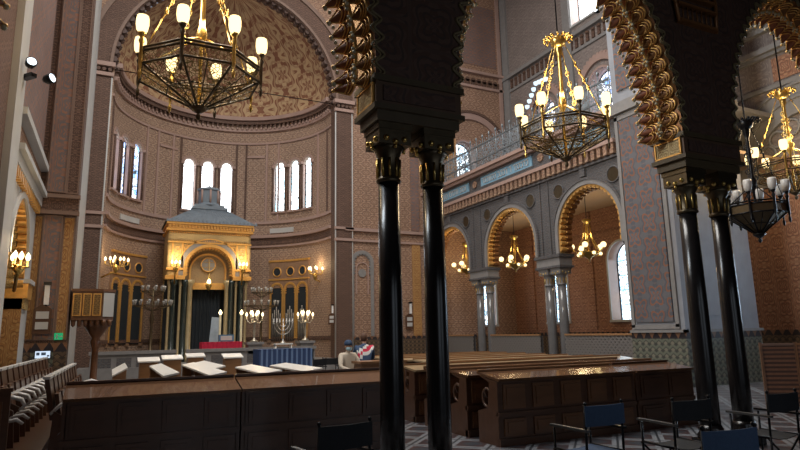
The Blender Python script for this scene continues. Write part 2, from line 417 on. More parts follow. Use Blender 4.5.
def muqarnas(a, b):
    mb = MB(); foot = 4.32
    P = path_uz(a, b, foot, SPR, .2, PT); half = len(P)/2.
    def pt(k, n_, y, t): u, z, nu, nz, su, sz = k; return FRONT(u+nu*n_+su*y, z+nz*n_+sz*y, t)
    def shell(k, dn, tc, rt, rs, ttip, ntip, mface, mrim, n0=0.):
        # a small hanging shell niche: arched rim on the soffit, ribs running to a beaded tip
        # rim arc opens towards the tip side (deeper), convex towards the front and top
        rim = [(n0+.005, -dn*rs*cos(pi*j/12.), tc-rt*sin(pi*j/12.)) for j in range(13)]
        tip = (ntip, dn*rs*.75, ttip)
        lerp = lambda p, f_: tuple(p[i]+(tip[i]-p[i])*f_ for i in range(3))
        dip = lambda p, f_: (lerp(p, f_)[0]-.035*sin(pi*f_), lerp(p, f_)[1], lerp(p, f_)[2])
        R0 = [pt(k, *p) for p in rim]; R1 = [pt(k, *dip(p, .4)) for p in rim]; T = pt(k, *tip)
        mb.add(R0+R1, [(i, i+1, 14+i, 13+i) for i in range(12)], mface, True)
        mb.add(R1+[T], [(i, i+1, 13) for i in range(12)], mface, True)
        for f_, rr in ((0., .014), (.16, .009), (.32, .008)):
            mb.tube([pt(k, lerp(p, f_)[0]+.012, *lerp(p, f_)[1:]) for p in rim], rr, 5, mrim)
        mb.tube([R0[0], pt(k, *lerp(rim[0], .5)), T], .011, 5, mrim); mb.tube([R0[12], pt(k, *lerp(rim[12], .5)), T], .011, 5, mrim)
        mb.ball(T, .022, mrim, 6)
    for i, k in enumerate(P):
        dn = -1 if i < half else 1      # towards the springing
        mb.tube([pt(k, -.045+.05*cos(pi*j/6.), -.1+.2*j/12., -.012) for j in range(13)], .016, 5, 2)
        mb.tube([pt(k, -.005+.05*cos(pi*j/6.), -.1+.2*j/12., -.004) for j in range(13)], .012, 5, 2)
        shell(k, dn, .22, .17, .105, .24, .15, 0, 1)
        m_ = P[min(i+1, len(P)-1)]; m_ = tuple((k[j]+m_[j])/2 for j in range(6))
        shell(m_, dn, .47, .20, .105, .50, .30, 3, 1, .10)
        # little flower between the rows
        for dy, dt in ((.045, 0), (-.045, 0), (0, -.03), (0, .03)): mb.ball(pt(m_, .155, dy, .25+dt), .022, 5, 6)
        mb.ball(pt(m_, .175, 0, .25), .016, 1, 6); mb.ball(pt(k, .29, 0, .50), .028, 5, 6); mb.ball(pt(k, .25, .05, .50), .024, 5, 6)
    mb.tube([pt(k, .125, 0, .255) for k in P], .022, 6, 1)
    mb.tube([pt(k, .10, 0, .49) for k in P], .03, 6, 1)
    struct(mb, trim_name(), [DKGOLD, GILT, OLIVE, REDL, UMBER, CREAM])
for i in range(3): muqarnas(PIERS[i][1], PIERS[i+1][0])
# gilt bracket niche on the spandrel above the second pier
g = MB()
for j in range(2):
    z = 5.98+j*.42
    g.box((7.55, 5.31, z), (.80, .10, .045), 0); g.box((7.55, 5.33, z+.12), (.74, .05, .16), 1)
    for k in range(7): g.tube([(7.25+k*.1, 5.3, z+.03), (7.25+k*.1, 5.3, z+.24)], .013, 5, 0)
    g.box((7.55, 5.31, z+.26), (.84, .12, .035), 0)
for s_ in (-1, 1): g.tube([(7.55+s_*.40, 5.3, 5.95), (7.55+s_*.46, 5.3, 6.4), (7.55+s_*.38, 5.3, 6.9)], .03, 6, 0)
struct(g, trim_name(), [DKGOLD, UMBER])

# ---- front columns
def column(label, loc, h, r, shaft, cap, acc, group, sq=.27):
    t = thing('marble_column', label, 'column', loc, 0, group)
    m = MB(); m.lathe([(r*1.0, .30), (r*1.0, .8), (r*.985, h*.5), (r*.9, h-.62)], n=24); m.build('shaft', shaft, t)
    m = MB(); m.box((0, 0, .07), (r*2.7, r*2.7, .14)); m.lathe([(r*1.3, .14), (r*1.35, .18), (r*1.12, .22), (r*1.2, .26), (r*1.02, .31)], n=24); m.build('base', shaft, t)
    m = MB(); zc = h-.62
    m.lathe([(r*1.0, zc), (r*1.12, zc+.02), (r*1.0, zc+.05), (r*.93, zc+.06), (r*.98, zc+.28), (r*1.25, zc+.36), (r*1.5, zc+.40)], n=16)
    for k in range(10):
        q = 2*pi*k/10
        m.tube([(r*.98*cos(q), r*.98*sin(q), zc+.06), (r*1.04*cos(q), r*1.04*sin(q), zc+.26)], .014, 5, 1)
    m.box((0, 0, zc+.47), (r*3.0, r*3.0, .16)); m.box((0, 0, zc+.585), (r*3.2, r*3.2, .07))
    for sx, sy in ((1, 0), (-1, 0), (0, 1), (0, -1)):
        for k in (-1, 0, 1):
            p = (sx*r*1.5+sy*k*r*.85, sy*r*1.5+sx*k*r*.85, zc+.45-.03*(k == 0))
            m.ball(p, .034, 1, 8)
            if k == 0: m.ball((p[0], p[1], p[2]-.05), .022, 1, 8)
    m.build('capital', [cap, acc], t)
    return t
pn = ['first pier from the wall beyond the pulpit side', 'pier framing the ark view', 'pier beside the panelled bench end', 'outer pier toward the reed screen']
GC = 'black marble columns of the entrance arcade'
for i, (a, bb) in enumerate(PIERS):
    cx = (a+bb)/2; d = .27 if i == 1 else .34
    for s_, side in ((-1, 'ark-side'), (1, 'aisle-side')):
        if i == 0: lab = 'polished black column of arcade pier by the tip-up seats, %s of its pair' % side
        elif i == 1: lab = 'polished black column in middle of view before the long bench back, %s of its pair' % side
        elif i == 2: lab = 'polished black column behind the folding chairs, %s of its pair' % side
        else: lab = 'polished black column of outermost arcade pier by reed screen, %s of its pair' % side
        column(lab, (cx+s_*d, 5.61, 0), 3.80, .125 if i == 1 else .13, BLACKM, BRONZE, BRASS, GC)

# ---- left wall with its arch, pilaster and pier
w = MB()
wallmesh(w, LEFT, 5.87, 12.0, 0, ZT, [(7.2, 11.2, 9.0, 13.0)], .5, mat=5)  # opening for the added window
wallmesh(w, LEFT, 12.0, 17.5, 0, ZT, [(13.7, 16.4, 0, 3.3)], .5, mat=1, rev=2)
bar(w, LEFT, 12.0, 12.9, 0, ZT, -.12, 0, 1)
w.box2((-6, 5.6, 0), (-5.7, 19, 8), 2); w.box2((-6, 5.6, 6.0), (-2.4, 19, 6.2), 2)
bar(w, LEFT, 12.9, 17.5, 4.95, 5.2, -.12, 0, 1); bar(w, LEFT, 12.9, 17.5, 5.2, 5.32, -.22, 0, 1); bar(w, LEFT, 12.9, 17.5, 5.9, 6.05, -.2, 0, 1)
bar(w, LEFT, 12.95, 17.5, 6.05, ZT, -.03, 0, 4); bar(w, LEFT, 12.9, 17.5, 5.35, 5.88, -.03, 0, 0)
for k in range(18): bar(w, LEFT, 12.95+k*.25, 13.07+k*.25, 4.75, 4.95, -.1, 0, 3)
struct(w, 'wall_left', [TERRA, PALE, AMBER, GILT, PILA, BAND])
t = MB(); ring(t, LEFT, 13.7, 16.4, 3.3, .14, -.05, 0, 2); scallops(t, LEFT, 13.7, 16.4, 2.9, 3.3, .22, .11, .0, .4)
bar(t, LEFT, 16.35, 17.2, 2.55, 2.95, -.1, .4, 0); bar(t, LEFT, 16.3, 17.25, 2.9, 3.0, -.14, .45, 2); bar(t, LEFT, 16.4, 17.1, 2.3, 2.55, -.05, .4, 1)
struct(t, trim_name(), [GILT, OCHRE, PALE])
p = MB()
p.box2((-4.2, 17.5, 0), (-.98, 18.4, ZT), 0)
def panel(mb, x0, x1, y, z0, z1, mat, frame=.035, fm=None):
    mb.box2((x0, y-.012, z0), (x1, y+.02, z1), mat)
    if fm is not None:
        for (a, bb) in (((x0-frame, y-.03, z0), (x0, y+.02, z1)), ((x1, y-.03, z0), (x1+frame, y+.02, z1)), ((x0-frame, y-.03, z1), (x1+frame, y+.02, z1+frame)), ((x0-frame, y-.03, z0-frame), (x1+frame, y+.02, z0))): mb.box2(a, bb, fm)
for (z0, z1, side) in ((1.6, 4.72, 4), (5.4, 11.2, 3), (11.5, 21, 3)):
    panel(p, -2.05, -1.75, 17.5, z0, z1, side, .03, 5)
    panel(p, -1.68, -1.31, 17.42, z0, z1, 1, .03, 5)
    panel(p, -1.24, -1.02, 17.5, z0, z1, side, .03, 5)
p.box2((-1.72, 17.43, 0), (-1.27, 17.5, ZT), 0)
for z in (4.78, 5.22, 11.3): p.box2((-2.2, 17.34, z), (-.92, 17.5, z+.1), 5)
p.box2((-2.15, 17.40, 4.88), (-.95, 17.5, 5.22), 3)
p.box2((-2.15, 17.41, 0), (-.96, 17.5, 1.5), 2); p.box2((-1.74, 17.38, 0), (-1.25, 17.5, 1.5), 6)
struct(p, 'wall_left_pier', [BAND, PILA, DADOD, BAND, AMBER, BROWNS, DADO])
w = MB(); w.box2((-1.6, 18.4, 0), (-1.16, 26, ZT), 0); struct(w, 'wall_left_chancel', PALE)

# ---- far wall with the apse arch
AC, AR = 4.35, 4.92
w = MB()
wallmesh(w, FAR, -1.7, 9.75, 0, ZT, [(AC-AR, AC+AR, 0, 12.85)], .6, mat=0, rev=1, n=40)
wallmesh(w, FAR, 9.75, 20, 0, 8.0, [(17.3, 18.2, 1.9, 4.6)], .5, mat=0, rev=2)
wallmesh(w, FAR, 9.75, 20, 8.0, ZT, [(15.9, 17.3, 8.7, 11.0)], .6, mat=3, rev=2)
struct(w, 'wall_far', [TERRA, BAND, ROSE, TERRA])
t = MB()
ring(t, FAR, AC-AR, AC+AR, 12.85, .85, -.10, .0, 0, 40, w0=.12)
ring(t, FAR, AC-AR, AC+AR, 12.85, .12, -.16, .0, 4, 40)
ring(t, FAR, AC-AR, AC+AR, 12.85, 1.05, -.18, .0, 4, 40, w0=.85)
scallops(t, FAR, AC-AR, AC+AR, 12.85, 12.85, .34, .12, .05, .45, (2, 0))
for s_ in (-1, 1):
    u = AC+s_*AR; o_ = u+s_*.85
    bar(t, FAR, min(u, o_), max(u, o_), 0, 12.3, -.08, 0, 0)
    bar(t, FAR, min(u, o_)-.06, max(u, o_)+.06, 12.3, 12.45, -.16, 0, 1); bar(t, FAR, min(u, o_)-.1, max(u, o_)+.1, 12.7, 12.88, -.24, 0, 1)
    for k in range(4): disc(t, FAR, min(u, o_)+.12+k*.21, 12.57, .08, -.18, 0, 0)
    for k in range(2):  # bright corner beads
        t.tube([FAR(u+s_*.85*k, .0, -.06), FAR(u+s_*.85*k, 12.3, -.06)], .035, 6, 3)
    for z in (5.9, 6.45): bar(t, FAR, min(u, o_)-.05, max(u, o_)+.05, z, z+.12, -.14, 0, 1)
struct(t, trim_name(), [BAND, ROSE, plain('dark_scallop', (.09, .055, .045), .6), PALE, plain('brown_stone', (.20, .13, .10), .6)])
# far wall, aisle side: cornices, blind niche, pilasters, dado
t = MB()
bar(t, FAR, 9.75, 14.2, 0, 1.42, -.03, 0, 4); bar(t, FAR, 14.7, 19.5, 0, 1.42, -.03, 0, 4)
for z0, z1, d in ((5.9, 6.0, .1), (6.4, 6.55, .14)): bar(t, FAR, 9.75, 14.2, z0, z1, -d, 0, 1)
for z0, z1, d in ((14.9, 15.05, .1), (15.75, 15.9, .18)): bar(t, FAR, 10.4, 19.5, z0, z1, -d, 0, 1)
for k in range(24): disc(t, FAR, 10.7+k*.37, 15.35, .14, -.08, 0, 2); bar(t, FAR, 10.57+k*.37, 10.83+k*.37, 15.05, 15.35, -.08, 0, 2)
ring(t, FAR, 10.2, 11.05, 4.9, .16, -.06, 0, 3, 16, foot=1.45); ring(t, FAR, 10.35, 10.9, 4.6, .05, -.05, 0, 1, 14, foot=3.4)
disc(t, FAR, 10.62, 4.4, .2, -.05, 0, 3)
scallops(t, FAR, 10.2, 11.05, 4.4, 4.9, .16, .05, -.05, 0, (3, 3))
for u0, u1, m_ in ((11.6, 12.0, 5), (13.3, 13.75, 6)): bar(t, FAR, u0, u1, 1.42, 5.9, -.06, 0, m_); bar(t, FAR, u0, u1, 6.6, 14.9, -.06, 0, 5)
ring(t, FAR, 15.2, 19.0, 11.1, .35, -.10, 0, 1, 26, foot=8.6, w0=.0); ring(t, FAR, 15.2, 19.0, 11.1, .5, -.14, 0, 2, 26, foot=8.6, w0=.35)
bar(t, FAR, 19.1, 19.3, 8.5, ZT, -.1, 0, 1); bar(t, FAR, 15.0, 19.0, 16.3, 20, -.02, 0, 5)
struct(t, trim_name(), [TERRA, ROSE, BAND, GREYS, DADOD, PILA, AMBER])

# ---- apse
AW = []
for cdeg, sp in ((-61.5, 11.6), (-3.2, 11.2), (52.6, 10.8)):
    for k in (-1, 0, 1):
        u = R(cdeg+k*sp)*4.9; AW.append((u-.30, u+.30, 8.0, 10.45))
w = MB()
wallmesh(w, APS, -4.9*pi/2, 4.9*pi/2, 0, 7.2, [], .4, .35, 0)
wallmesh(w, APS, -4.9*pi/2, 4.9*pi/2, 7.2, 12.9, AW, .2, .35, 0, 1, n=10)
for s_ in (-1, 1): w.box2((4.4+s_*4.9, 26.0, 0), (4.4+s_*5.3, 26.65, 12.9), 0)
struct(w, 'wall_apse', [APSE, ROSE])
d = MB(); n1, n2 = 40, 14
vs = []; 
for j in range(n2+1):
    e = pi/2*j/n2
    for i in range(n1+1):
        a = -pi/2+pi*i/n1; r_ = 4.9*cos(e); vs.append((4.4+r_*sin(a), 26.6+r_*cos(a), 12.85+4.9*sin(e)))
d.add(vs, [(j*(n1+1)+i, j*(n1+1)+i+1, (j+1)*(n1+1)+i+1, (j+1)*(n1+1)+i) for j in range(n2) for i in range(n1)], 0, True)
struct(d, 'ceiling_apse_dome', DOME)
t = MB(); H_ = 4.9*pi/2
for z0, z1, dd, m_ in ((12.45, 12.6, .12, 1), (13.05, 13.25, .3, 1), (12.85, 13.05, .2, 2), (11.75, 11.85, .06, 1), (7.35, 7.5, .08, 1), (6.1, 6.2, .1, 1), (6.6, 6.75, .16, 1), (6.25, 6.6, .04, 2), (1.35, 1.5, .08, 2)):
    bar(t, APS, -H_, H_, z0, z1, -dd, 0, m_, .3)
for k in range(58):
    u = -H_+.13+k*(2*H_-.26)/57
    bar(t, APS, u-.045, u+.045, 12.6, 12.85, -.16, 0, 2, 9); disc(t, APS, u, 12.62, .06, -.2, 0, 1, 8)
# vertical panel frames between the window groups
for deg in (-84, -43, -35, -25, -20, 14, 20, 33, 41, 73, 84):
    u = R(deg)*4.9; bar(t, APS, u-.05, u+.05, 7.5, 11.75, -.06, 0, 1 if abs(deg) % 2 else 2, 9)
for deg in (-28, 26): bar(t, APS, R(deg)*4.9-.5, R(deg)*4.9+.5, 11.0, 11.12, -.05, 0, 1, 9)
# carved inscription tablets
for u0 in (R(36)*4.9, R(-62)*4.9): bar(t, APS, u0, u0+1.4, 6.85, 7.1, -.05, 0, 3, .3)
struct(t, trim_name(), [APSE, ROSE, BAND, PALE])
def window(mp, a, b, sill, spring, th, glass, framem, bars=True, n=12, ringw=.1):
    WN[0] += 1
    m = MB(); ring(m, mp, a, b, spring, ringw, -.05, 0, 0, n, foot=sill); bar(m, mp, a-.1, b+.1, sill-.1, sill, -.1, th, 0)
    ring(m, mp, a+.03, b-.03, spring, .035, th-.1, th-.04, 1, n, foot=sill)
    if bars:
        k = 4
        for j in range(1, k+1): bar(m, mp, a, b, sill+(spring-sill)*j/k-.012, sill+(spring-sill)*j/k+.012, th-.1, th-.06, 1)
        bar(m, mp, (a+b)/2-.012, (a+b)/2+.012, sill, spring+(b-a)*.48, th-.1, th-.06, 1)
    o = struct(m, 'window_%d' % WN[0], [framem, IRON])
    g_ = MB(); P = [(a, sill)]+arch_pts(a, b, spring, n)+[(b, sill)]
    g_.add([mp(u, z, th-.05) for u, z in P], [tuple(range(len(P)))]); 
    g_.build('pane', glass, o)
    return o
for i, (a, bb, s0, s1) in enumerate(AW):
    window(APS, a, bb, s0, s1, .2, GLASSC if i < 3 else GLASSW if i < 6 else GLASSR, ROSE, False)
    # little columns with scalloped heads between the lights
t = MB()
for (a, bb, s0, s1) in AW:
    for u in (a-.07, bb+.07):
        t.tube([APS(u, s0, -.07), APS(u, s1-.1, -.07)], .05, 8, 1); t.box(APS(u, s1-.02, -.07), (.16, .16, .14), 0)
    scallops(t, APS, a, bb, s1, s1, .12, .055, -.03, .1, (2, 2))
struct(t, trim_name(), [ROSE, BAND, plain('light_scallop', (.50, .40, .33), .6)])
tr = MB(); tr.tube([(AC-AR, 26.2, 12.75), (AC+AR, 26.2, 12.75)], .02, 6); struct(tr, trim_name(), IRON)

window(LEFT, 7.2, 11.2, 9.0, 13.0, .5, emit('added_daylight_pane', (.86, .94, 1.), 14.), PALE, True)  # added unseen window, its bright pane lights the nave
# ---- right arcade, gallery, crossing pier
RA = [(13.3, 16.2, 0, 4.95), (17.5, 20.7, 0, 4.85), (22.1, 25.3, 0, 4.85)]
w = MB(); wallmesh(w, RARC, 13.15, 26, 4.2, 8.5, [(a, bb, 4.2, s1) for a, bb, _, s1 in RA], .5, mat=0, rev=1, back=True, n=24)
struct(w, 'wall_right_arcade', [BLUEG, OCHRE])
t = MB()
for (a, bb, _, s1) in RA:
    ring(t, RARC, a, bb, s1, .16, -.06, 0, 0, 26, foot=4.25); ring(t, RARC, a, bb, s1, .24, -.09, 0, 1, 26, foot=4.25, w0=.16)
    scallops(t, RARC, a, bb, 4.4, s1, .2, .10, 0, .48, (2, 3))
    m_ = (a+bb)/2
    for u in (a+.15, bb-.15): disc(t, RARC, u, 6.45, .25, -.03, 0, 4, 16); torus(t, RARC, u, 6.45, .26, -.03, .025, 1)
    bar(t, RARC, m_-.12, m_+.12, 6.68, 6.95, -.1, 0, 1)
for a, bb in ((16.2, 17.5), (20.7, 22.1)):
    bar(t, RARC, a+.02, bb-.02, 3.82, 4.2, -.04, .54, 5); bar(t, RARC, a-.05, bb+.05, 4.13, 4.24, -.1, .6, 1); bar(t, RARC, a-.03, bb+.03, 3.76, 3.84, -.08, .58, 1)
    for u in (a+.42, bb-.42): bar(t, RARC, u-.03, u+.03, 4.25, 7.0, -.05, 0, 1)
bar(t, RARC, 25.3, 26, 0, 4.2, 0, .5, 6)
# cornice: corbels, inscription band, shelf
bar(t, RARC, 13.15, 26, 6.98, 7.06, -.08, 0, 1); bar(t, RARC, 13.15, 26, 7.42, 7.55, -.24, 0, 7)
for k in range(46): bar(t, RARC, 13.2+k*.278, 13.35+k*.278, 7.08, 7.42, -.2, 0, 8)
bar(t, RARC, 13.15, 26, 8.28, 8.42, -.2, 0, 7); bar(t, RARC, 13.15, 26, 8.42, 8.56, -.32, 0, 7); bar(t, RARC, 13.15, 26, 7.55, 7.66, -.14, 0, 1)
for a, bb in ((13.6, 16.4), (17.4, 20.9), (21.9, 25.6)):
    bar(t, RARC, a, bb, 7.76, 8.18, -.05, 0, 9); bar(t, RARC, a-.06, bb+.06, 7.7, 7.76, -.08, 0, 1); bar(t, RARC, a-.06, bb+.06, 8.18, 8.24, -.08, 0, 1)
    u = a+.2
    while u < bb-.25:     # square-cut letter strokes
        wd = random.choice((.10, .13, .06)); 
        bar(t, RARC, u, u+wd, 8.06, 8.10, -.07, 0, 10); bar(t, RARC, u, u+.03, 7.86, 8.08, -.07, 0, 10)
        if random.random() < .6: bar(t, RARC, u, u+wd, 7.86, 7.895, -.07, 0, 10)
        u += wd+.05+(.1 if random.random() < .2 else 0)
    disc(t, RARC, bb+.5, 7.97, .16, -.06, 0, 8)
struct(t, trim_name(), [GREYS, BLUEG, GILT, DKGOLD, BRONZE, GREYS, BLUEG, ROSE, TERRA, plain('blue_inscription', (.20, .36, .48), .6), PALE])
for j, (a, bb) in enumerate(((16.2, 17.5), (20.7, 22.1))):
    for u, nm in ((a+.32, 'near'), (bb-.32, 'inner')):
        column('grey marble column under the gallery, %s of pair beside the %s window bay' % ('entrance side' if nm == 'near' else 'ark side', 'clear-lit' if j == 0 else 'far'), (14.45, u, 0), 3.78, .17, GREYM, GREYS, BRASS, 'grey columns under the gallery')
gf = MB(); gf.box2((14.7, 11.3, 6.9), (19.5, 26, 7.0), 0); gf.box2((14.6, 11.3, 8.35), (19.5, 26, 8.5), 1)
struct(gf, 'ceiling_aisle', [plain('aisle_vault', (.56, .40, .25), .7, var=.12, sc=1.5), GREYS])
# pierced gallery railing
gr = thing('gallery_railing', 'tall silvery pierced metal railing along the gallery edge', 'railing', (14.1, 19.6, 8.56))
m = MB(); m.box((0, 0, .58), (.02, 12.8, 1.0)); m.build('lattice', LACE_R, gr)
m = MB()
for z in (.06, .4, 1.05): m.box((0, 0, z), (.06, 12.8, .05))
for k in range(27):
    y = -6.4+k*.49; m.tube([(0, y, 0), (0, y, 1.35)], .02, 6); m.ball((0, y, 1.38), .05, 0, 6, 1.8); torus(m, lambda u, z, t: (t, u, z), y+.245, 1.16, .1, 0, .014)
m.build('frame', plain('railing_metal', (.22, .25, .27), .4, .5), gr)
# crossing pier
p = MB(); p.box2((14.1, 11.3, 0), (17.25, 13.15, ZT), 0)
p.box2((14.06, 11.3, 0), (14.1, 13.15, 1.45), 2)
p.box2((14.06, 11.27, 0), (17.28, 11.3, 1.45), 2)
p.box2((14.05, 11.62, 1.75), (14.1, 12.95, 8.0), 1)
for y in (11.50, 13.04): p.box2((14.04, y-.06, 1.6), (14.1, y+.06, 8.2), 3)
for z in (1.6, 8.1): p.box2((14.04, 11.44, z-.05), (14.1, 13.10, z+.08), 3)
p.box2((14.0, 11.2, 1.45), (17.3, 11.3, 1.53), 3); p.box2((14.0, 11.2, 1.45), (14.1, 13.15, 1.53), 3)
p.box2((14.7, 11.27, 1.9), (16.9, 11.31, 4.8), 0); p.box2((13.95, 11.15, 8.25), (17.35, 13.2, 8.6), 3)
p.box2((14.05, 11.6, 9.0), (14.1, 12.9, 20), 1)
struct(p, 'wall_right_pier', [plain('blue_grey_stucco', (.27, .28, .31), .6, var=.22, sc=2.5), FLORAL, DADO, GREYS])
# outer wall
w = MB()
NW = [(7.0, 8.6, 1.8, 5.2)]
OW = [(17.65, 19.2, 1.95, 4.5), (21.9, 23.4, 1.95, 4.5)]
UW = [(18.0, 19.5, 9.6, 12.6), (21.9, 23.3, 9.6, 12.6)]
TW = [(18.3, 20.3, 16.2, 20.0)]
wallmesh(w, OUTER, -2.6, 26, 0, 7.0, NW+OW, .6, mat=0, rev=1); wallmesh(w, OUTER, 11.3, 26, 7.0, 15.4, UW, .6, mat=2, rev=1)
wallmesh(w, OUTER, -2.6, 11.3, 7.0, ZT, [], .6, mat=2, rev=1); wallmesh(w, OUTER, 11.3, 26, 15.4, ZT, TW, .6, mat=3, rev=1)
struct(w, 'wall_right_outer', [TERRA2, plain('window_reveal', (.52, .38, .33), .6, var=.1), DIAM, DIAM])
for (a, bb, s0, s1) in NW: window(OUTER, a, bb, s0, s1, .6, emit('near_window_glass', (.60, .80, 1.), 9.), PALE, True)
for (a, bb, s0, s1) in OW: window(OUTER, a, bb, s0, s1, .6, GLASSB, PALE, True)
for (a, bb, s0, s1) in UW: window(OUTER, a, bb, s0, s1, .6, GLASSC, ROSE, False)
for (a, bb, s0, s1) in TW: window(OUTER, a, bb, s0, s1, .6, GLASSW, PALE, False)
window(FAR, 17.3, 18.2, 1.9, 4.6, .5, GLASSB, PALE, True); window(FAR, 15.9, 17.3, 8.7, 11.0, .6, GLASSB, ROSE, True)
t = MB()
for (a, bb, s0, s1) in UW:
    ring(t, OUTER, a-.35, bb+.35, s1, .3, -.12, 0, 0, 24, foot=9.0); scallops(t, OUTER, a-.35-.3, bb+.35+.3, s1, s1, .22, -.09, -.1, 0, (0, 0))
for z0, z1, dd, m_ in ((14.75, 14.9, .08, 1), (15.55, 15.75, .2, 1)): bar(t, OUTER, 11.3, 26, z0, z1, -dd, 0, m_)
for k in range(40): bar(t, OUTER, 11.45+k*.37, 11.6+k*.37, 14.95, 15.35, -.09, 0, 2); disc(t, OUTER, 11.52+k*.37, 15.38, .1, -.09, 0, 2)
for u in (13.6, 20.6, 25.7): bar(t, OUTER, u-.25, u+.25, 8.5, ZT, -.12, 0, 1)
# aisle pilasters, dado
for u in (14.6, 16.6, 20.4, 24.6): bar(t, OUTER, u-.3, u+.3, 1.45, 6.9, -.06, 0, 3)
bar(t, OUTER, 5.9, 26, 0, 1.45, -.04, 0, 4); bar(t, OUTER, 5.9, 26, 1.45, 1.53, -.07, 0, 3)
bar(t, OUTER, 13, 26, 5.9, 6.05, -.12, 0, 3)
# near bay: cornices and arch relief seen through the third arch
for z0, z1, dd in ((9.35, 9.5, .1), (10.5, 10.62, .15), (10.62, 10.8, .3), (11.4, 11.6, .2), (11.6, 11.7, .35)): bar(t, OUTER, 5.9, 13.0, z0, z1, -dd, 0, 5)
bar(t, OUTER, 6.2, 11.2, 9.6, 10.4, -.03, 0, 6)
for w0, w1, dd, m_ in ((0, .12, .16, 5), (.12, .5, .08, 1), (.5, .6, .14, 5), (.6, .95, .06, 1), (.95, 1.05, .12, 5)): ring(t, OUTER, 8.4, 12.2, 6.4, w1, -dd, 0, m_, 28, w0=w0)
for k in range(9):
    q = pi*(k+.5)/9; torus(t, OUTER, 10.3+1.6*cos(q), 6.4+1.6*sin(q), .26, -.05, .05, 5, 14)
for u in (7.1, 9.4): bar(t, OUTER, u-.05, u+.05, 1.5, 6.2, -.05, 0, 3)
bar(t, OUTER, 5.9, 13.0, 6.1, 6.3, -.12, 0, 5)
struct(t, trim_name(), [ROSE, GREYS, BAND, TERRA2, DADOD, GREYS, TERRA2])
# apse platform
f = MB(); f.box2((-1.0, 24.6, 0), (9.6, 31.6, .5)); struct(f, 'floor_apse_platform', GREYS)

# ================================================================== THINGS
def lamp_glow(parent, z, watts, rad=.25, col=(1., .74, .42)):
    l = bpy.data.lights.new('lamp_glow', 'POINT'); l.energy = watts; l.color = col; l.shadow_soft_size = rad
    o = bpy.data.objects.new('lamp_glow', l); COL.objects.link(o); o.parent = parent; o.location = (0, 0, z); return o

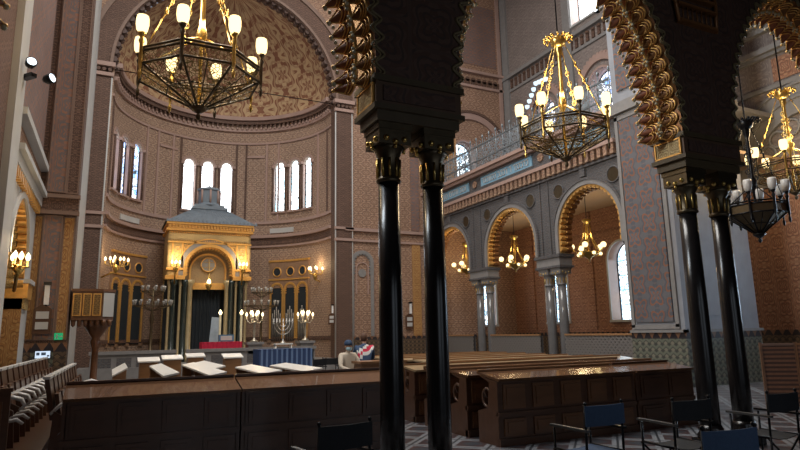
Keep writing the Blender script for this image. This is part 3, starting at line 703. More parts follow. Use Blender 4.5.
# ---- large octagonal chandelier, origin at the bottom finial
def big_chandelier(label, loc, top, lit=True, rad=1.0, nl=8, rod=True, rz=pi/8, watts=170):
    t = thing('chandelier', label, 'chandelier', loc, rz, 'octagonal chandeliers of the nave')
    me, mb_ = (BRONZE, BRASS) if lit else (IRON, BRONZE)
    C8 = [(rad*cos(2*pi*k/nl), rad*sin(2*pi*k/nl)) for k in range(nl)]
    m = MB(); m.lathe([(.001, -.12), (.03, -.10), (.05, -.04), (.02, 0), (.10, .05), (.16, .1), (.1, .14), (.06, .16)], n=12); m.build('finial', me, t)
    m = MB()
    for k in range(nl):
        a, b_ = C8[k], C8[(k+1) % nl]
        m.tube([(a[0]*.1, a[1]*.1, .1), (a[0], a[1], .58)], .022, 6)
        for z, s_ in ((.58, 1), (.80, .98), (.86, .98)): m.tube([(a[0]*s_, a[1]*s_, z), (b_[0]*s_, b_[1]*s_, z)], .022, 6)
        m.tube([(a[0]*.55, a[1]*.55, .34), (b_[0]*.55, b_[1]*.55, .34)], .012, 5)
        mid = ((a[0]+b_[0])/2, (a[1]+b_[1])/2)
        m.tube([(mid[0]*.1, mid[1]*.1, .1), (mid[0], mid[1], .58)], .010, 5)
    m.build('frame', me, t)
    m = MB()
    for k in range(nl):
        a, b_ = C8[k], C8[(k+1) % nl]
        m.add([(a[0]*.1, a[1]*.1, .11), (b_[0]*.1, b_[1]*.1, .11), (b_[0], b_[1], .58), (a[0], a[1], .58)], [(0, 1, 2, 3)])
        m.add([(a[0], a[1], .58), (b_[0], b_[1], .58), (b_[0]*.98, b_[1]*.98, .80), (a[0]*.98, a[1]*.98, .80)], [(0, 1, 2, 3)])
    m.build('filigree_bowl', LACE_B if lit else BRONZE, t)
    for k in range(nl):
        x, y = C8[k][0]*1.03, C8[k][1]*1.03
        m = MB(); m.lathe([(.001, .30), (.025, .34), (.035, .42), (.015, .46), (.03, .55), (.03, .9), (.05, .95), (.025, 1.0), (.055, 1.05), (.07, 1.08)], (x, y, 0), 8)
        arm = m.build('lamp_arm', me if k % 2 else BRASS if lit else me, t)
        m = MB(); m.lathe([(.045, 1.07), (.085, 1.13), (.10, 1.22), (.098, 1.32), (.088, 1.37), (.001, 1.34)], (x, y, 0), 12)
        m.build('lamp_shade', LAMPG if lit else GLASSOFF, arm)
    m = MB(); m.lathe([(.03, .15), (.03, 1.2), (.07, 1.3), (.10, 1.45), (.05, 1.6), (.045, 2.6), (.08, 2.7), (.09, 2.85), (.05, 2.95)], n=10)
    m.build('stem', BRASS if lit else me, t)
    m = MB(); m.lathe([(.06, 2.80), (.16, 2.88), (.20, 3.02), (.16, 3.06), (.05, 3.08)], n=16)
    for k in range(14):
        q = 2*pi*k/14; m.tube([(.17*cos(q), .17*sin(q), 3.0), (.25*cos(q), .25*sin(q), 3.08), (.32*cos(q), .32*sin(q), 3.05)], .022, 5)
        m.ball((.33*cos(q), .33*sin(q), 3.03), .035, 0, 6)
    m.build('crown', BRASS if lit else me, t)
    for k in range(0, nl, 2):
        a = C8[k]; m = MB()
        n_ = 9
        for i in range(n_):
            f_ = i/n_; f2 = (i+1)/n_
            p = [a[0]*(.96*(1-f_)+.16*f_), a[1]*(.96*(1-f_)+.16*f_), .84+2.*f_]; q = [a[0]*(.96*(1-f2)+.16*f2), a[1]*(.96*(1-f2)+.16*f2), .84+2.*f2]
            m.tube([p, q], .012, 5)
            if 2 < i < 7:
                r_ = .05; c_ = [(p[j]+q[j])/2 for j in range(3)]
                m.tube([(c_[0]+r_*cos(2*pi*h/8)*a[1]/rad, c_[1]-r_*cos(2*pi*h/8)*a[0]/rad, c_[2]+r_*1.3*sin(2*pi*h/8)) for h in range(8)], .014, 4, 0, True)
        m.build('suspension_chain', BRASS if lit else me, t)
    for k in range(1, nl, 2):
        a = C8[k]; m = MB(); m.tube([(a[0]*.97, a[1]*.97, .86), (a[0]*.5, a[1]*.5, 1.12), (a[0]*.1, a[1]*.1, 1.35)], .014, 5); m.build('stay_arm', BRASS if lit else me, t)
    if rod:
        m = MB(); m.tube([(0, 0, 2.95), (0, 0, top-loc[2])], .018, 6); m.build('rod', IRON, t)
    if lit: lamp_glow(t, 1.75, watts, .45)
    return t
ch = big_chandelier('large lit octagonal chandelier of bronze filigree hanging before the apse', (1.12, 10.0, 5.30), ZT)
dup(ch, (9.18, 10.05, 5.36), None, 'large lit octagonal chandelier with gilt crown hanging before the gallery railing')
dup(ch, (16.9, 9.55, 5.12), None, 'large lit octagonal chandelier cut by picture edge, above the unlit one')
big_chandelier('dark unlit chandelier with white glass shades before the terracotta wall', (14.35, 9.1, 3.72), ZT, False, .66)['group'] = 'octagonal chandeliers of the nave'

# ---- small globe chandelier of the aisle
def small_chandelier(label, loc, top):
    t = thing('globe_chandelier', label, 'chandelier', loc, 0, 'globe chandeliers in the aisle'); rad = .62
    m = MB(); m.lathe([(.001, -.1), (.04, -.06), (.02, 0), (.08, .05), (.14, .1), (.4, .25), (.42, .29), (.1, .3)], n=16); m.build('bowl', BRASS, t)
    m = MB(); m.lathe([(.03, .28), (.03, .7), (.08, .8), (.05, .95), (.035, 1.35), (.09, 1.42), (.17, 1.5), (.19, 1.56), (.06, 1.6)], n=12); m.build('stem', BRASS, t)
    for k in range(10):
        up = k % 2 == 0; q = 2*pi*k/10; r_ = rad if up else rad*.7; z = .42 if up else .16
        m = MB(); m.tube([(.08*cos(q), .08*sin(q), .3), (r_*.6*cos(q), r_*.6*sin(q), .22 if up else .12), (r_*cos(q), r_*sin(q), z)], .02, 6)
        m.lathe([(.03, z-.05), (.05, z)], (r_*cos(q), r_*sin(q), 0), 8)
        a = m.build('lamp_arm', BRASS, t)
        m = MB(); rr = .115 if up else .07; m.ball((r_*cos(q), r_*sin(q), z+rr*.9), rr, 0, 12); m.build('lamp_globe', LAMPG, a)
    for k in range(5):
        q = 2*pi*k/5; m = MB(); m.tube([(rad*.7*cos(q), rad*.7*sin(q), .35), (rad*.3*cos(q), rad*.3*sin(q), .85), (.1*cos(q), .1*sin(q), 1.45)], .018, 5); m.build('suspension_chain', BRASS, t)
    m = MB(); m.tube([(0, 0, 1.58), (0, 0, top-loc[2])], .014, 6); m.build('rod', IRON, t)
    lamp_glow(t, .95, 55, .25); return t
sc = small_chandelier('lit globe chandelier in the arch beside the tall leaded window', (16.4, 17.1, 4.2), 6.9)
dup(sc, (16.3, 21.6, 4.25), None, 'lit globe chandelier in the middle arch of the gallery arcade')
dup(sc, (15.6, 24.6, 4.3), None, 'lit globe chandelier half hidden beside the black column, deepest in aisle')

# ---- candle clusters
def candelabrum(name, label, cat, loc, n, h, spread, lit=True, base=True, metal=None, watts=12, group=None, wall=None):
    t = thing(name, label, cat, loc, 0, group); metal = metal or BRASS
    m = MB()
    if base: m.lathe([(.16, 0), (.17, .05), (.06, .1), (.035, .2), (.05, h*.4), (.03, h*.5), (.05, h*.7), (.10, h*.78), (.03, h*.82)], n=10)
    else:
        m.lathe([(.02, h*.35), (.06, h*.45), (.12, h*.6), (.05, h*.82)], n=10)
        if wall: m.tube([wall, (wall[0]*.5, wall[1]*.5, h*.3), (0, 0, h*.42)], .035, 6)
    m.build('stand' if base else 'bracket', metal, t)
    for k in range(n):
        q = 2*pi*k/n; r_ = spread if k % 2 == 0 or n < 5 else spread*.55; zz = h if (k % 2 == 0 or n < 5) else h*1.08
        m = MB(); m.tube([(0, 0, h*.75), (r_*.6*cos(q), r_*.6*sin(q), h*.72), (r_*cos(q), r_*sin(q), zz-.14)], .016, 5)
        m.lathe([(.04, zz-.14), (.045, zz-.12), (.022, zz-.12), (.022, zz)], (r_*cos(q), r_*sin(q), 0), 8)
        a = m.build('candle_arm', metal, t)
        m = MB(); m.lathe([(.02, zz), (.045, zz+.05), (.04, zz+.10), (.001, zz+.17)], (r_*cos(q), r_*sin(q), 0), 8)
        m.build('candle_bulb', FLAME if lit else GLASSOFF, a)
    if lit: lamp_glow(t, h+.35, watts, .2)
    return t
candelabrum('wall_candelabrum', 'lit candle cluster on a wall bracket over the pulpit', 'wall lamp', (.05, 26.9, 3.95), 7, .75, .45, True, False, watts=14, wall=(-.5, .2, .1), group='lit candle clusters on the apse wall')
candelabrum('wall_candelabrum', 'lit candle cluster on apse bracket beyond the organ pipes', 'wall lamp', (8.85, 27.7, 3.9), 7, .75, .42, True, False, watts=14, wall=(.6, .3, .1), group='lit candle clusters on the apse wall')
PEWTER = plain('pewter', (.25, .23, .20), .4, .7)
SILV = plain('silvered_brass', (.50, .46, .38), .32, .8)
candelabrum('standing_candelabrum', 'lit standing candelabrum on pedestal between red table and menorah', 'candelabrum', (5.38, 25.0, 1.32), 8, 1.05, .33, True, True, SILV, 12, 'standing candelabra on the balustrade')
candelabrum('standing_candelabrum', 'lit standing candelabrum on pedestal on the aisle side of the menorah', 'candelabrum', (7.56, 25.0, 1.32), 8, 1.05, .33, True, True, SILV, 12, 'standing candelabra on the balustrade')
for x, lab in ((1.55, 'unlit tiered glass candelabrum beside the ark, toward the pulpit'), (6.15, 'unlit tiered glass candelabrum between ark and organ arches')):
    t = thing('tiered_candelabrum', lab, 'candelabrum', (x, 27.2, .5), 0, 'unlit tiered candelabra flanking the ark')
    m = MB(); m.lathe([(.3, 0), (.25, .1), (.08, .2), (.05, 1.6), (.09, 1.8), (.04, 2.2), (.04, 3.1)], n=10)
    for r_, z in ((.75, 2.4), (.45, 3.0)): m.tube([(r_*cos(2*pi*k/20), r_*sin(2*pi*k/20), z) for k in range(20)], .02, 5, 0, True)
    for k in range(6):
        q = 2*pi*k/6; m.tube([(.05*cos(q), .05*sin(q), 2.2), (.75*cos(q), .75*sin(q), 2.4)], .015, 5); m.tube([(.05*cos(q), .05*sin(q), 2.8), (.45*cos(q), .45*sin(q), 3.0)], .015, 5)
    m.build('stand', BRONZE, t)
    for r_, z, n_ in ((.75, 2.4, 14), (.45, 3.0, 9)):
        for k in range(n_):
            q = 2*pi*k/n_; m = MB(); m.lathe([(.02, z), (.02, z+.06), (.055, z+.14), (.065, z+.24), (.001, z+.22)], (r_*cos(q), r_*sin(q), 0), 7); m.build('glass_cup', CUPG, t)

candelabrum('wall_candelabrum', 'lit lamp cluster on the gilt capital of side arch above the seat rows', 'wall lamp', (-1.74, 14.0, 2.72), 5, .45, .15, True, False, watts=25, wall=(-.15, .9, -.1))
# ---- the ark
ark = thing('torah_ark', 'gilded ark with arched front, dark marble columns and domed slate roof', 'ark', (3.92, 28.0, .5))
m = MB(); W2 = 1.80
def ARKF(u, z, t): return (u, t, z)
wallmesh(m, ARKF, -W2, W2, 3.75, 5.85, [(-1.0, 1.0, 3.75, 4.1)], .5, 99, 0, 1, False, 24)
for s_ in (-1, 1): m.box2((s_*W2-.02, 0, 3.75), (s_*W2+.02, 2.2, 5.85), 0)
m.box2((-W2, 2.1, 0), (W2, 2.2, 5.85), 0)
for (z0, z1, o_) in ((3.6, 3.78, .08), (4.02, 4.12, .05), (5.25, 5.33, .05)):
    for a, b_ in ((-W2-o_, -1.05), (1.05, W2+o_)): m.box2((a, -o_-.04, z0), (b_, .3, z1), 1)
m.box2((-W2-.05, -.08, 5.25), (W2+.05, .2, 5.33), 1)
m.box2((-1.72, -.03, 5.4), (1.72, .1, 5.7), 0)
for k in range(34): m.ball((-1.68+k*.102, -.05, 5.37), .03, 1, 6); m.ball((-1.68+k*.102, -.05, 5.73), .03, 1, 6)
for s_ in (-1, 1):
    for k in range(3): torus(m, ARKF, s_*1.41, 4.4+k*.3, .10, -.02, .02, 1, 12)
    torus(m, ARKF, s_*1.0, 5.05, .12, -.02, .02, 1, 12)
for u in (-1.62, -1.2, 1.2, 1.62): m.box2((u-.04, -.05, 4.12), (u+.04, .1, 5.3), 1)
ring(m, ARKF, -1.0, 1.0, 4.1, .14, -.10, .0, 1, 24, foot=3.75); scallops(m, ARKF, -1.0, 1.0, 3.85, 4.1, .14, .06, .0, .3, (1, 0))
ring(m, ARKF, -1.0, 1.0, 4.1, .34, -.05, .0, 2, 24, foot=3.75, w0=.14); ring(m, ARKF, -1.0, 1.0, 4.1, .40, -.08, .0, 1, 24, foot=3.75, w0=.34)
m.build('arched_front', [OCHRE, GILT, GREYS], ark)
m = MB()
m.box2((-1.05, .5, 3.3), (1.05, .62, 5.2), 0); ring(m, ARKF, -.75, .75, 4.05, .08, .42, .5, 1, 20, foot=3.5); disc(m, ARKF, 0, 4.35, .30, .42, .5, 2, 18)
torus(m, ARKF, 0, 4.35, .32, .42, .03, 1, 20); m.box2((-.3, .40, 4.2), (.3, .44, 4.24), 0); m.box2((-.3, .40, 4.44), (.3, .44, 4.48), 0); m.box2((-.02, .40, 4.05), (.02, .44, 4.65), 0)
m.box2((-1.0, .35, 3.2), (1.0, .5, 3.5), 1)
m.build('tympanum', [pat('gilt_inlay', (.30, .20, .10), (.42, .30, .15), (.2, .13, .07), 7., 7.), GILT, GREYS], ark)
m = MB(); m.box2((-W2-.12, -.14, 5.82), (W2+.12, 2.3, 5.92)); m.box2((-W2-.12, -.18, 6.1), (W2+.12, 2.4, 6.2))
m.box2((-W2-.05, -.06, 5.92), (W2+.05, 2.25, 6.1))
for k in range(28): m.box((-W2+.02+k*.137, -.12, 6.0), (.07, .12, .15))
m.build('cornice', GILT, ark)
m = MB(); zr = 6.2
m.add([(-W2-.2, -.22, zr), (W2+.2, -.22, zr), (W2+.2, 2.4, zr), (-W2-.2, 2.4, zr), (-.75, .55, 7.0), (.75, .55, 7.0), (.75, 1.7, 7.0), (-.75, 1.7, 7.0)], [(0, 1, 5, 4), (1, 2, 6, 5), (2, 3, 7, 6), (3, 0, 4, 7), (4, 5, 6, 7)])
for k in range(22):
    u = -W2-.1+k*.187; m.prism([(u-.07, -.2, zr), (u+.07, -.2, zr), (u, -.2, zr+.16)], (0, .08, 0)); m.tube([(u, -.2, zr), (u*.36, .55, 7.0)], .02, 4)
m.build('roof', SLATE, ark)
m = MB(); m.box2((-.8, .5, 7.0), (.8, 1.75, 7.12)); m.box2((-.68, .6, 7.12), (.68, 1.65, 7.24)); m.lathe([(.58, 7.24), (.56, 7.34), (.5, 7.36), (.5, 7.95), (.56, 8.0), (.56, 8.08), (.3, 8.16), (.15, 8.2), (.001, 8.3)], (0, 1.1, 0), 8, 0, False)
for k in range(8): m.tube([(.52*cos(2*pi*k/8), 1.1+.52*sin(2*pi*k/8), 7.34), (.52*cos(2*pi*k/8), 1.1+.52*sin(2*pi*k/8), 7.98)], .05, 6, 1)
m.build('lantern', [SLATE, ROSE], ark)
for i, (u, mt, r_) in enumerate(((-1.68, IVORYM, .06), (-1.5, DGREEN, .13), (-1.22, IVORYM, .06), (-1.02, DGREEN, .12), (-.8, IVORYM, .12), (.8, IVORYM, .1), (1.0, DGREEN, .12), (1.22, IVORYM, .06), (1.45, DGREEN, .13), (1.68, IVORYM, .06))):
    m = MB(); m.lathe([(r_*1.5, 0), (r_*1.5, .15), (r_, .2), (r_*.9, 3.3), (r_*1.5, 3.45), (r_*1.6, 3.6)], (u, .08, 0), 10); m.build('column', mt, ark)
m = MB(); m.box2((-W2, 1.2, 0), (W2, 1.3, 3.75)); m.build('inner_wall', DRAPE, ark)
m = MB()
P = [(-.66+1.32*i/40, .75+.05*sin(i*1.3)) for i in range(41)]
m.add([(x, y, .05) for x, y in P]+[(x, y, 3.35) for x, y in P], [(i, i+1, 42+i, 41+i) for i in range(40)], 0, True); m.build('curtain', DRAPE, ark)
for x, lab in ((2.42, 'lit gilt candle bracket on ark front, toward the pulpit'), (5.34, 'lit gilt candle bracket on ark front, toward the organ')):
    candelabrum('ark_bracket_lamp', lab, 'wall lamp', (x, 27.5, 4.2), 4, .55, .16, True, False, None, 30, 'candle brackets on the ark', wall=(0, .36, -.3))
t = thing('hanging_lamp', 'small glowing lamp hanging in the ark arch', 'lamp', (3.88, 27.75, 3.85))
m = MB(); m.lathe([(.02, -.25), (.12, -.1), (.16, .05), (.1, .08)], n=10); m.tube([(0, 0, .3), (0, 0, 1.2)], .012, 5)
for k in range(3): m.tube([(.12*cos(k*2.1), .12*sin(k*2.1), .06), (0, 0, .55)], .01, 4)
m.build('holder', BRASS, t); m = MB(); m.lathe([(.05, .02), (.09, .12), (.05, .26), (.001, .3)], n=10); m.build('lamp_glass', FLAME, t)
for x, lab in ((4.25, 'lit white candle lamp standing near the red table'), (5.15, 'lit candle lamp standing on the ark steps by the standing candelabrum')):
    t = thing('floor_candle', lab, 'candle', (x, 26.6, .5), 0, 'tall candles before the ark')
    m = MB(); m.lathe([(.15, 0), (.12, .08), (.05, .15), (.045, 2.0)], n=10); m.build('candle', CREAM, t)
    m = MB(); m.lathe([(.04, 2.0), (.08, 2.08), (.001, 2.22)], n=8); m.build('flame_bulb', FLAME, t)
t = thing('leaning_panel', 'pale narrow panel leaning before the ark curtain', 'panel', (4.1, 27.2, .5))
m = MB(); m.box((0, 0, .95), (.38, .04, 1.9), 0, 0, 0, .08); m.build('board', plain('pale_blue_panel', (.34, .42, .5), .5), t)

# ---- organ in arches
def organ(side, label):
    cdeg = 51. if side > 0 else -54.
    u0 = R(cdeg)*4.9; t = thing('pipe_organ', label, 'organ', APS(u0, 0, 0) if False else (4.4, 26.6, .5))
    def mp(u, z, tt): p = APS(u, z, tt-.04); return (p[0]-4.4, p[1]-26.6, p[2]-.5)
    m = MB(); bar(m, mp, u0-1.25, u0+1.25, 3.95, 5.35, -.04, .03, 0, .3)
    for z0, z1 in ((5.3, 5.4), (4.35, 4.42)): bar(m, mp, u0-1.28, u0+1.28, z0, z1, -.08, .03, 1, .3)
    for k in (-1, 0, 1):
        u = u0+k*.8; torus(m, mp, u, 4.78, .23, -.05, .035, 1); ring(m, mp, u-.3, u+.3, 3.85, .09, -.07, .03, 1, 14, foot=1.4); scallops(m, mp, u-.3, u+.3, 3.7, 3.85, .12, .04, -.06, .02, (1, 1))
    for k in (-1.5, -.5, .5, 1.5): bar(m, mp, u0+k*.8-.1, u0+k*.8+.1, 1.2, 3.95, -.03, .03, 0, .3)
    m.build('gilt_frame', [plain('brown_inlay', (.26, .16, .10), .5), GILT], t)
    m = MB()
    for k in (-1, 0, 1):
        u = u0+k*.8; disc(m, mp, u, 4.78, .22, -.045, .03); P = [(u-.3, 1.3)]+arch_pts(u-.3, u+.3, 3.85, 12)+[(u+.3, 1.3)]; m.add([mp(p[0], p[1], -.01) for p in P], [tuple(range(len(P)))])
    m.build('shade_sheet', DRAPE, t)  # flat dark sheets stand in for shade inside the arches
    for k in (-1, 0, 1):
        for j in range(5 if side > 0 else 0):
            u = u0+k*.8+(j-2)*.11; h_ = 2.35+.35*(2-abs(j-2))*.5
            p0 = mp(u, 1.3, -.05); m = MB(); m.lathe([(.02, 0), (.036, .35), (.036, h_-1.3+.3), (.001, h_-1.3+.34)], p0, 8); m.build('pipe', PEWTER, t)
    return t
organ(1, 'organ front of silver pipes in gilt arches behind the menorah'); organ(-1, 'arches painted dark for shade in gilt frame behind the pulpit')

# ---- balustrade, pedestals, tables, menorah
t = thing('marble_balustrade', 'grey marble balustrade in front of the ark platform', 'balustrade', (0, 24.8, .0))
m = MB()
for a, b_ in ((-.6, 2.3), (2.75, 7.9)): m.box2((a, -.1, 0), (b_, .1, .98)); m.box2((a-.05, -.16, .98), (b_+.05, .16, 1.1)); 
for k in range(7): m.box2((2.95+k*.7, -.13, .2), (3.45+k*.7, -.1, .85), 1)
for k in range(4): m.box2((-.4+k*.68, -.13, .2), (.1+k*.68, -.1, .85), 1)
m.build('parapet', [GREYS, BLUEG], t)
for x in (5.38, 7.56):
    m = MB(); m.box2((x-.28, -.1, 0), (x+.28, .5, 1.22)); m.box2((x-.34, -.16, 1.22), (x+.34, .56, 1.32)); m.build('pedestal', GREYS, t)
def table(label, loc, sx, sy, h, cloth, cmat):
    t = thing('covered_table', label, 'table', loc)
    m = MB(); m.box((0, 0, h-.03), (sx, sy, .04)); m.build('tabletop', OAK, t)
    for x in (-1, 1):
        for y in (-1, 1): m = MB(); m.box((x*(sx/2-.08), y*(sy/2-.08), h/2-.03), (.06, .06, h-.06)); m.build('leg', OAK, t)
    m = MB(); m.box((0, 0, h), (sx+.04, sy+.04, .02))
    for s_ in (-1, 1):
        P = [(-sx/2-.02+(sx+.04)*i/50, s_*(sy/2+.02)+.02*sin(i*1.1)) for i in range(51)]
        m.add([(x, y, h*.05) for x, y in P]+[(x, y, h) for x, y in P], [(i, i+1, 52+i, 51+i) for i in range(50)], 0, True)
        P = [(s_*(sx/2+.02)+.02*sin(i*1.1), -sy/2-.02+(sy+.04)*i/24) for i in range(25)]
        m.add([(x, y, h*.05) for x, y in P]+[(x, y, h) for x, y in P], [(i, i+1, 26+i, 25+i) for i in range(24)], 0, True)
    o = m.build(cloth, cmat, t); return t
f = MB(); f.box2((2.4, 20.8, 0), (8.2, 23.2, .15)); struct(f, 'floor_reading_platform', GREYS)
table('reading table draped in striped blue cloth below the menorah', (5.85, 22.2, .15), 1.95, .9, .92, 'striped_cloth', BLUEC)
table('small table draped in crimson cloth before the ark', (4.15, 25.6, .5), 1.55, .6, .84, 'crimson_cloth', RED)
t = thing('blue_case', 'blue patterned case standing on the crimson table', 'case', (4.35, 25.6, 1.36))
m = MB(); m.box((0, 0, .14), (.6, .2, .28)); m.build('box', plain('blue_case', (.07, .16, .27), .5), t); m = MB(); m.box((0, -.105, .14), (.46, .012, .18), 0); m.build('pale_panel', PALE, t)
t = thing('menorah_stand', 'small white stand carrying the menorah', 'stand', (6.42, 24.35, .0))
m = MB(); m.box((0, 0, 1.22), (.75, .35, .05)); m.build('top', WHITEP, t)
for x in (-.32, .32):
    for y in (-.13, .13): m = MB(); m.tube([(x*1.1, y, 0), (x, y, 1.2)], .025, 6); m.build('leg', WHITEP, t)
t = thing('menorah', 'seven-branched silver menorah on white stand before the organ', 'menorah', (6.42, 24.35, 1.245)); t.scale = (.78, .78, .85)
m = MB(); m.lathe([(.16, 0), (.14, .04), (.04, .1), (.03, .3), (.045, .34), (.025, .38), (.02, 1.05)], n=10); m.build('stem', STEEL, t)
for r_ in (.18, .34, .50):
    m = MB(); m.tube([(r_*cos(pi+pi*i/16), 0, 1.0+r_*1.15*sin(pi+pi*i/16)) for i in range(17)], .02, 6); m.build('branch', STEEL, t)
for x in (-.5, -.34, -.18, 0, .18, .34, .5): m = MB(); m.lathe([(.02, 1.0), (.05, 1.03), (.05, 1.06), (.025, 1.07), (.025, 1.17), (.001, 1.2)], (x, 0, 0), 8); m.build('candle_cup', WHITEP, t)

# ---- pulpit
t = thing('pulpit', 'carved wooden pulpit with gilt filigree panels on a bracket', 'pulpit', (-.45, 17.95, 0))
PB = [(-.48, -.5), (.22, -.5), (.50, -.28), (.50, .5), (-.48, .5)]
m = MB(); m.prism([(x, y, 2.06) for x, y in PB], (0, 0, .06)); m.prism([(x*1.05, y*1.08, 2.8) for x, y in PB], (0, 0, .07)); m.prism([(x, y, 2.12) for x, y in PB], (0, 0, .68)); m.build('body', WALMID, t)
for x0, x1 in ((-.46, -.26), (-.23, -.03), (.0, .20)):
    m = MB(); m.box2((x0, -.53, 2.17), (x1, -.5, 2.75), 0); m.box2((x0+.03, -.545, 2.2), (x1-.03, -.53, 2.72), 1); m.build('filigree_panel', [GILT, pat('carved_gilt', (.06, .03, .014), (.34, .20, .06), (.16, .09, .03), 9., 9., k=16.)], t)
m = MB(); m.prism([(.24, -.50, 2.15), (.49, -.30, 2.15), (.49, -.30, 2.77), (.24, -.50, 2.77)], (.012, -.016, 0)); m.build('pale_panel', PALE, t)
m = MB()
for k in range(7): m.lathe([(.001, 1.88), (.05, 1.93), (.05, 2.0), (.06, 2.06)], (-.42+k*.14, -.42, 0), 8)
m.lathe([(.16, 0), (.16, .1), (.09, .2), (.08, 1.3), (.14, 1.5), (.10, 1.6), (.3, 1.9), (.36, 2.06)], (.12, 0, 0), 12); m.build('bracket', WALMID, t)

# ---- wall tablets, signs, spotlights
def tablet(label, loc, group):
    t = thing('notice_tablet', label, 'tablet', loc, 0, group)
    m = MB(); m.prism([(-.2, -.04, 0), (.2, -.04, 0), (.2, -.04, .62), (.06, -.04, .72), (-.06, -.04, .72), (-.2, -.04, .62)], (0, .06, 0)); m.build('backboard', WALNUT, t)
    for z in (.12, .38): m = MB(); m.box((0, -.048, z+.09), (.28, .012, .18)); m.build('paper', PALE, t)
    m = MB(); m.box((.06, -.05, .98), (.11, .06, .5)); m.build('lamp_tube', plain('white_tube', (.75, .75, .75), .4), t); m = MB(); m.box((.06, -.05, 1.26), (.17, .1, .08)); m.build('lamp_cap', IRON, t); 
    m = MB(); m.tube([(.06, -.03, .7), (.06, -.03, .76)], .03, 6); m.build('lamp_foot', IRON, t)
    return t
tb = tablet('wooden notice tablet with two papers and tube lamp, on pier beside the pulpit', (-1.55, 17.37, 1.72), 'wooden notice tablets')
dup(tb, (13.05, 25.93, 1.75), None, 'wooden notice tablet with tube lamp on far wall, between the two black columns')
dup(tb, (9.02, 25.8, 2.0), None, 'small wooden notice tablet on the arch pier beside the apse', sc=.7)
t = thing('exit_sign', 'green emergency exit sign on the amber panel near the pulpit', 'sign', (-1.17, 17.46, 1.66))
m = MB(); m.box((0, 0, 0), (.19, .03, .17)); m.build('board', emit('exit_green', (.03, .42, .16), .55), t)
m = MB(); wt = 0
m.box((-.035, -.018, .045), (.025, .008, .025)); m.box((-.035, -.018, 0), (.03, .008, .06), 0, 0, 0, .3); m.box((-.06, -.018, -.045), (.015, .008, .05), 0, 0, 0, .6); m.box((-.015, -.018, -.045), (.015, .008, .05), 0, 0, 0, -.5); m.box((-.01, -.018, .012), (.045, .008, .012))
m.box((.045, -.018, 0), (.05, .008, .014)); m.prism([(.06, -.014, -.025), (.06, -.014, .025), (.088, -.014, 0)], (0, -.006, 0)); m.build('pictogram', PALE, t)
t = thing('information_sign', 'small white and blue information sheet on tiled dado below tablet', 'sign', (-1.47, 17.33, 1.22))
m = MB(); m.box((0, 0, 0), (.32, .03, .17)); m.build('board', emit('glowing_sheet', (.65, .78, .95), .8), t); m = MB(); m.box((.02, -.018, .02), (.1, .008, .07)); m.box((-.1, -.018, .02), (.07, .008, .07)); m.box((.12, -.018, -.03), (.05, .008, .04)); m.build('print', plain('print_blue', (.12, .2, .35), .6), t)  # plain sheet given its own glow, no lamp behind it
m = MB(); m.box((0, .05, 0), (.34, .09, .19)); m.build('holder', IRON, t)
def spot(label, loc, rz, parentlist=None):
    t = thing('spotlight', label, 'spotlight', loc, rz, 'wall spotlights')
    m = MB(); m.box((0, 0, 0), (.12, .3, .08)); m.tube([(0, 0, 0), (0, -.18, .0)], .03, 6); m.build('bracket', IRON, t)
    for k, (x, z) in enumerate(((-.14, .1), (.16, -.06))):
        m = MB(); m.lathe([(.04, 0), (.09, .06), (.10, .18)], (0, 0, 0), 10); o = m.build('lamp_head', IRON, t); o.location = (x, -.2, z); o.rotation_euler = (R(75), 0, R(20 if k else -20))
        m = MB(); m.lathe([(.088, .17), (.07, .2), (.001, .21)], n=10); m.build('lens', SPOTL, o)
    return t
spot('twin spotlight with bright lenses on left-hand pilaster wall above seats', (-1.70, 12.6, 6.55), R(40))
spot('twin spotlight on crossing pier edge under the upper window', (13.98, 13.0, 11.65), R(-60))

# ---- ladder of globe lamps standing on the gallery
t = thing('gallery_lamp_stand', 'branching stand of blue-white glass cups behind the gallery chandelier', 'lamp stand', (16.9, 20.15, 8.505))
m = MB(); m.lathe([(.3, 0), (.1, .1), (.04, .3), (.04, 3.6)], n=10)
pts = [(-.95+.24*k, 3.35+.19*k) if k < 5 else (.05+.28*(k-4), 4.10-.06*(k-4)) for k in range(8)]
for x, z in pts: m.tube([(0, 0, 3.3), (-.1*x, -x*.5, (z+3.3)/2-.1), (-.21*x, -x, z)], .014, 5)
m.build('stand', IRON, t)
for x, z in pts: m = MB(); m.lathe([(.05, z), (.10, z+.06), (.11, z+.17), (.001, z+.15)], (-.21*x, -x, 0), 8); m.build('glass_cup', CUPL, t)
t = thing('gallery_curtain', 'tan curtain drawn beside the bright gallery window', 'curtain', (15.62, 25.75, 8.56))
m = MB(); P = [(-.34+.68*i/30, .05*sin(i*1.25)) for i in range(31)]
m.add([(x, y, 0) for x, y in P]+[(x*(.75)+.08, y, 3.1) for x, y in P], [(i, i+1, 32+i, 31+i) for i in range(30)], 0, True); m.build('drape', plain('tan_cloth', (.48, .27, .12), .7), t)

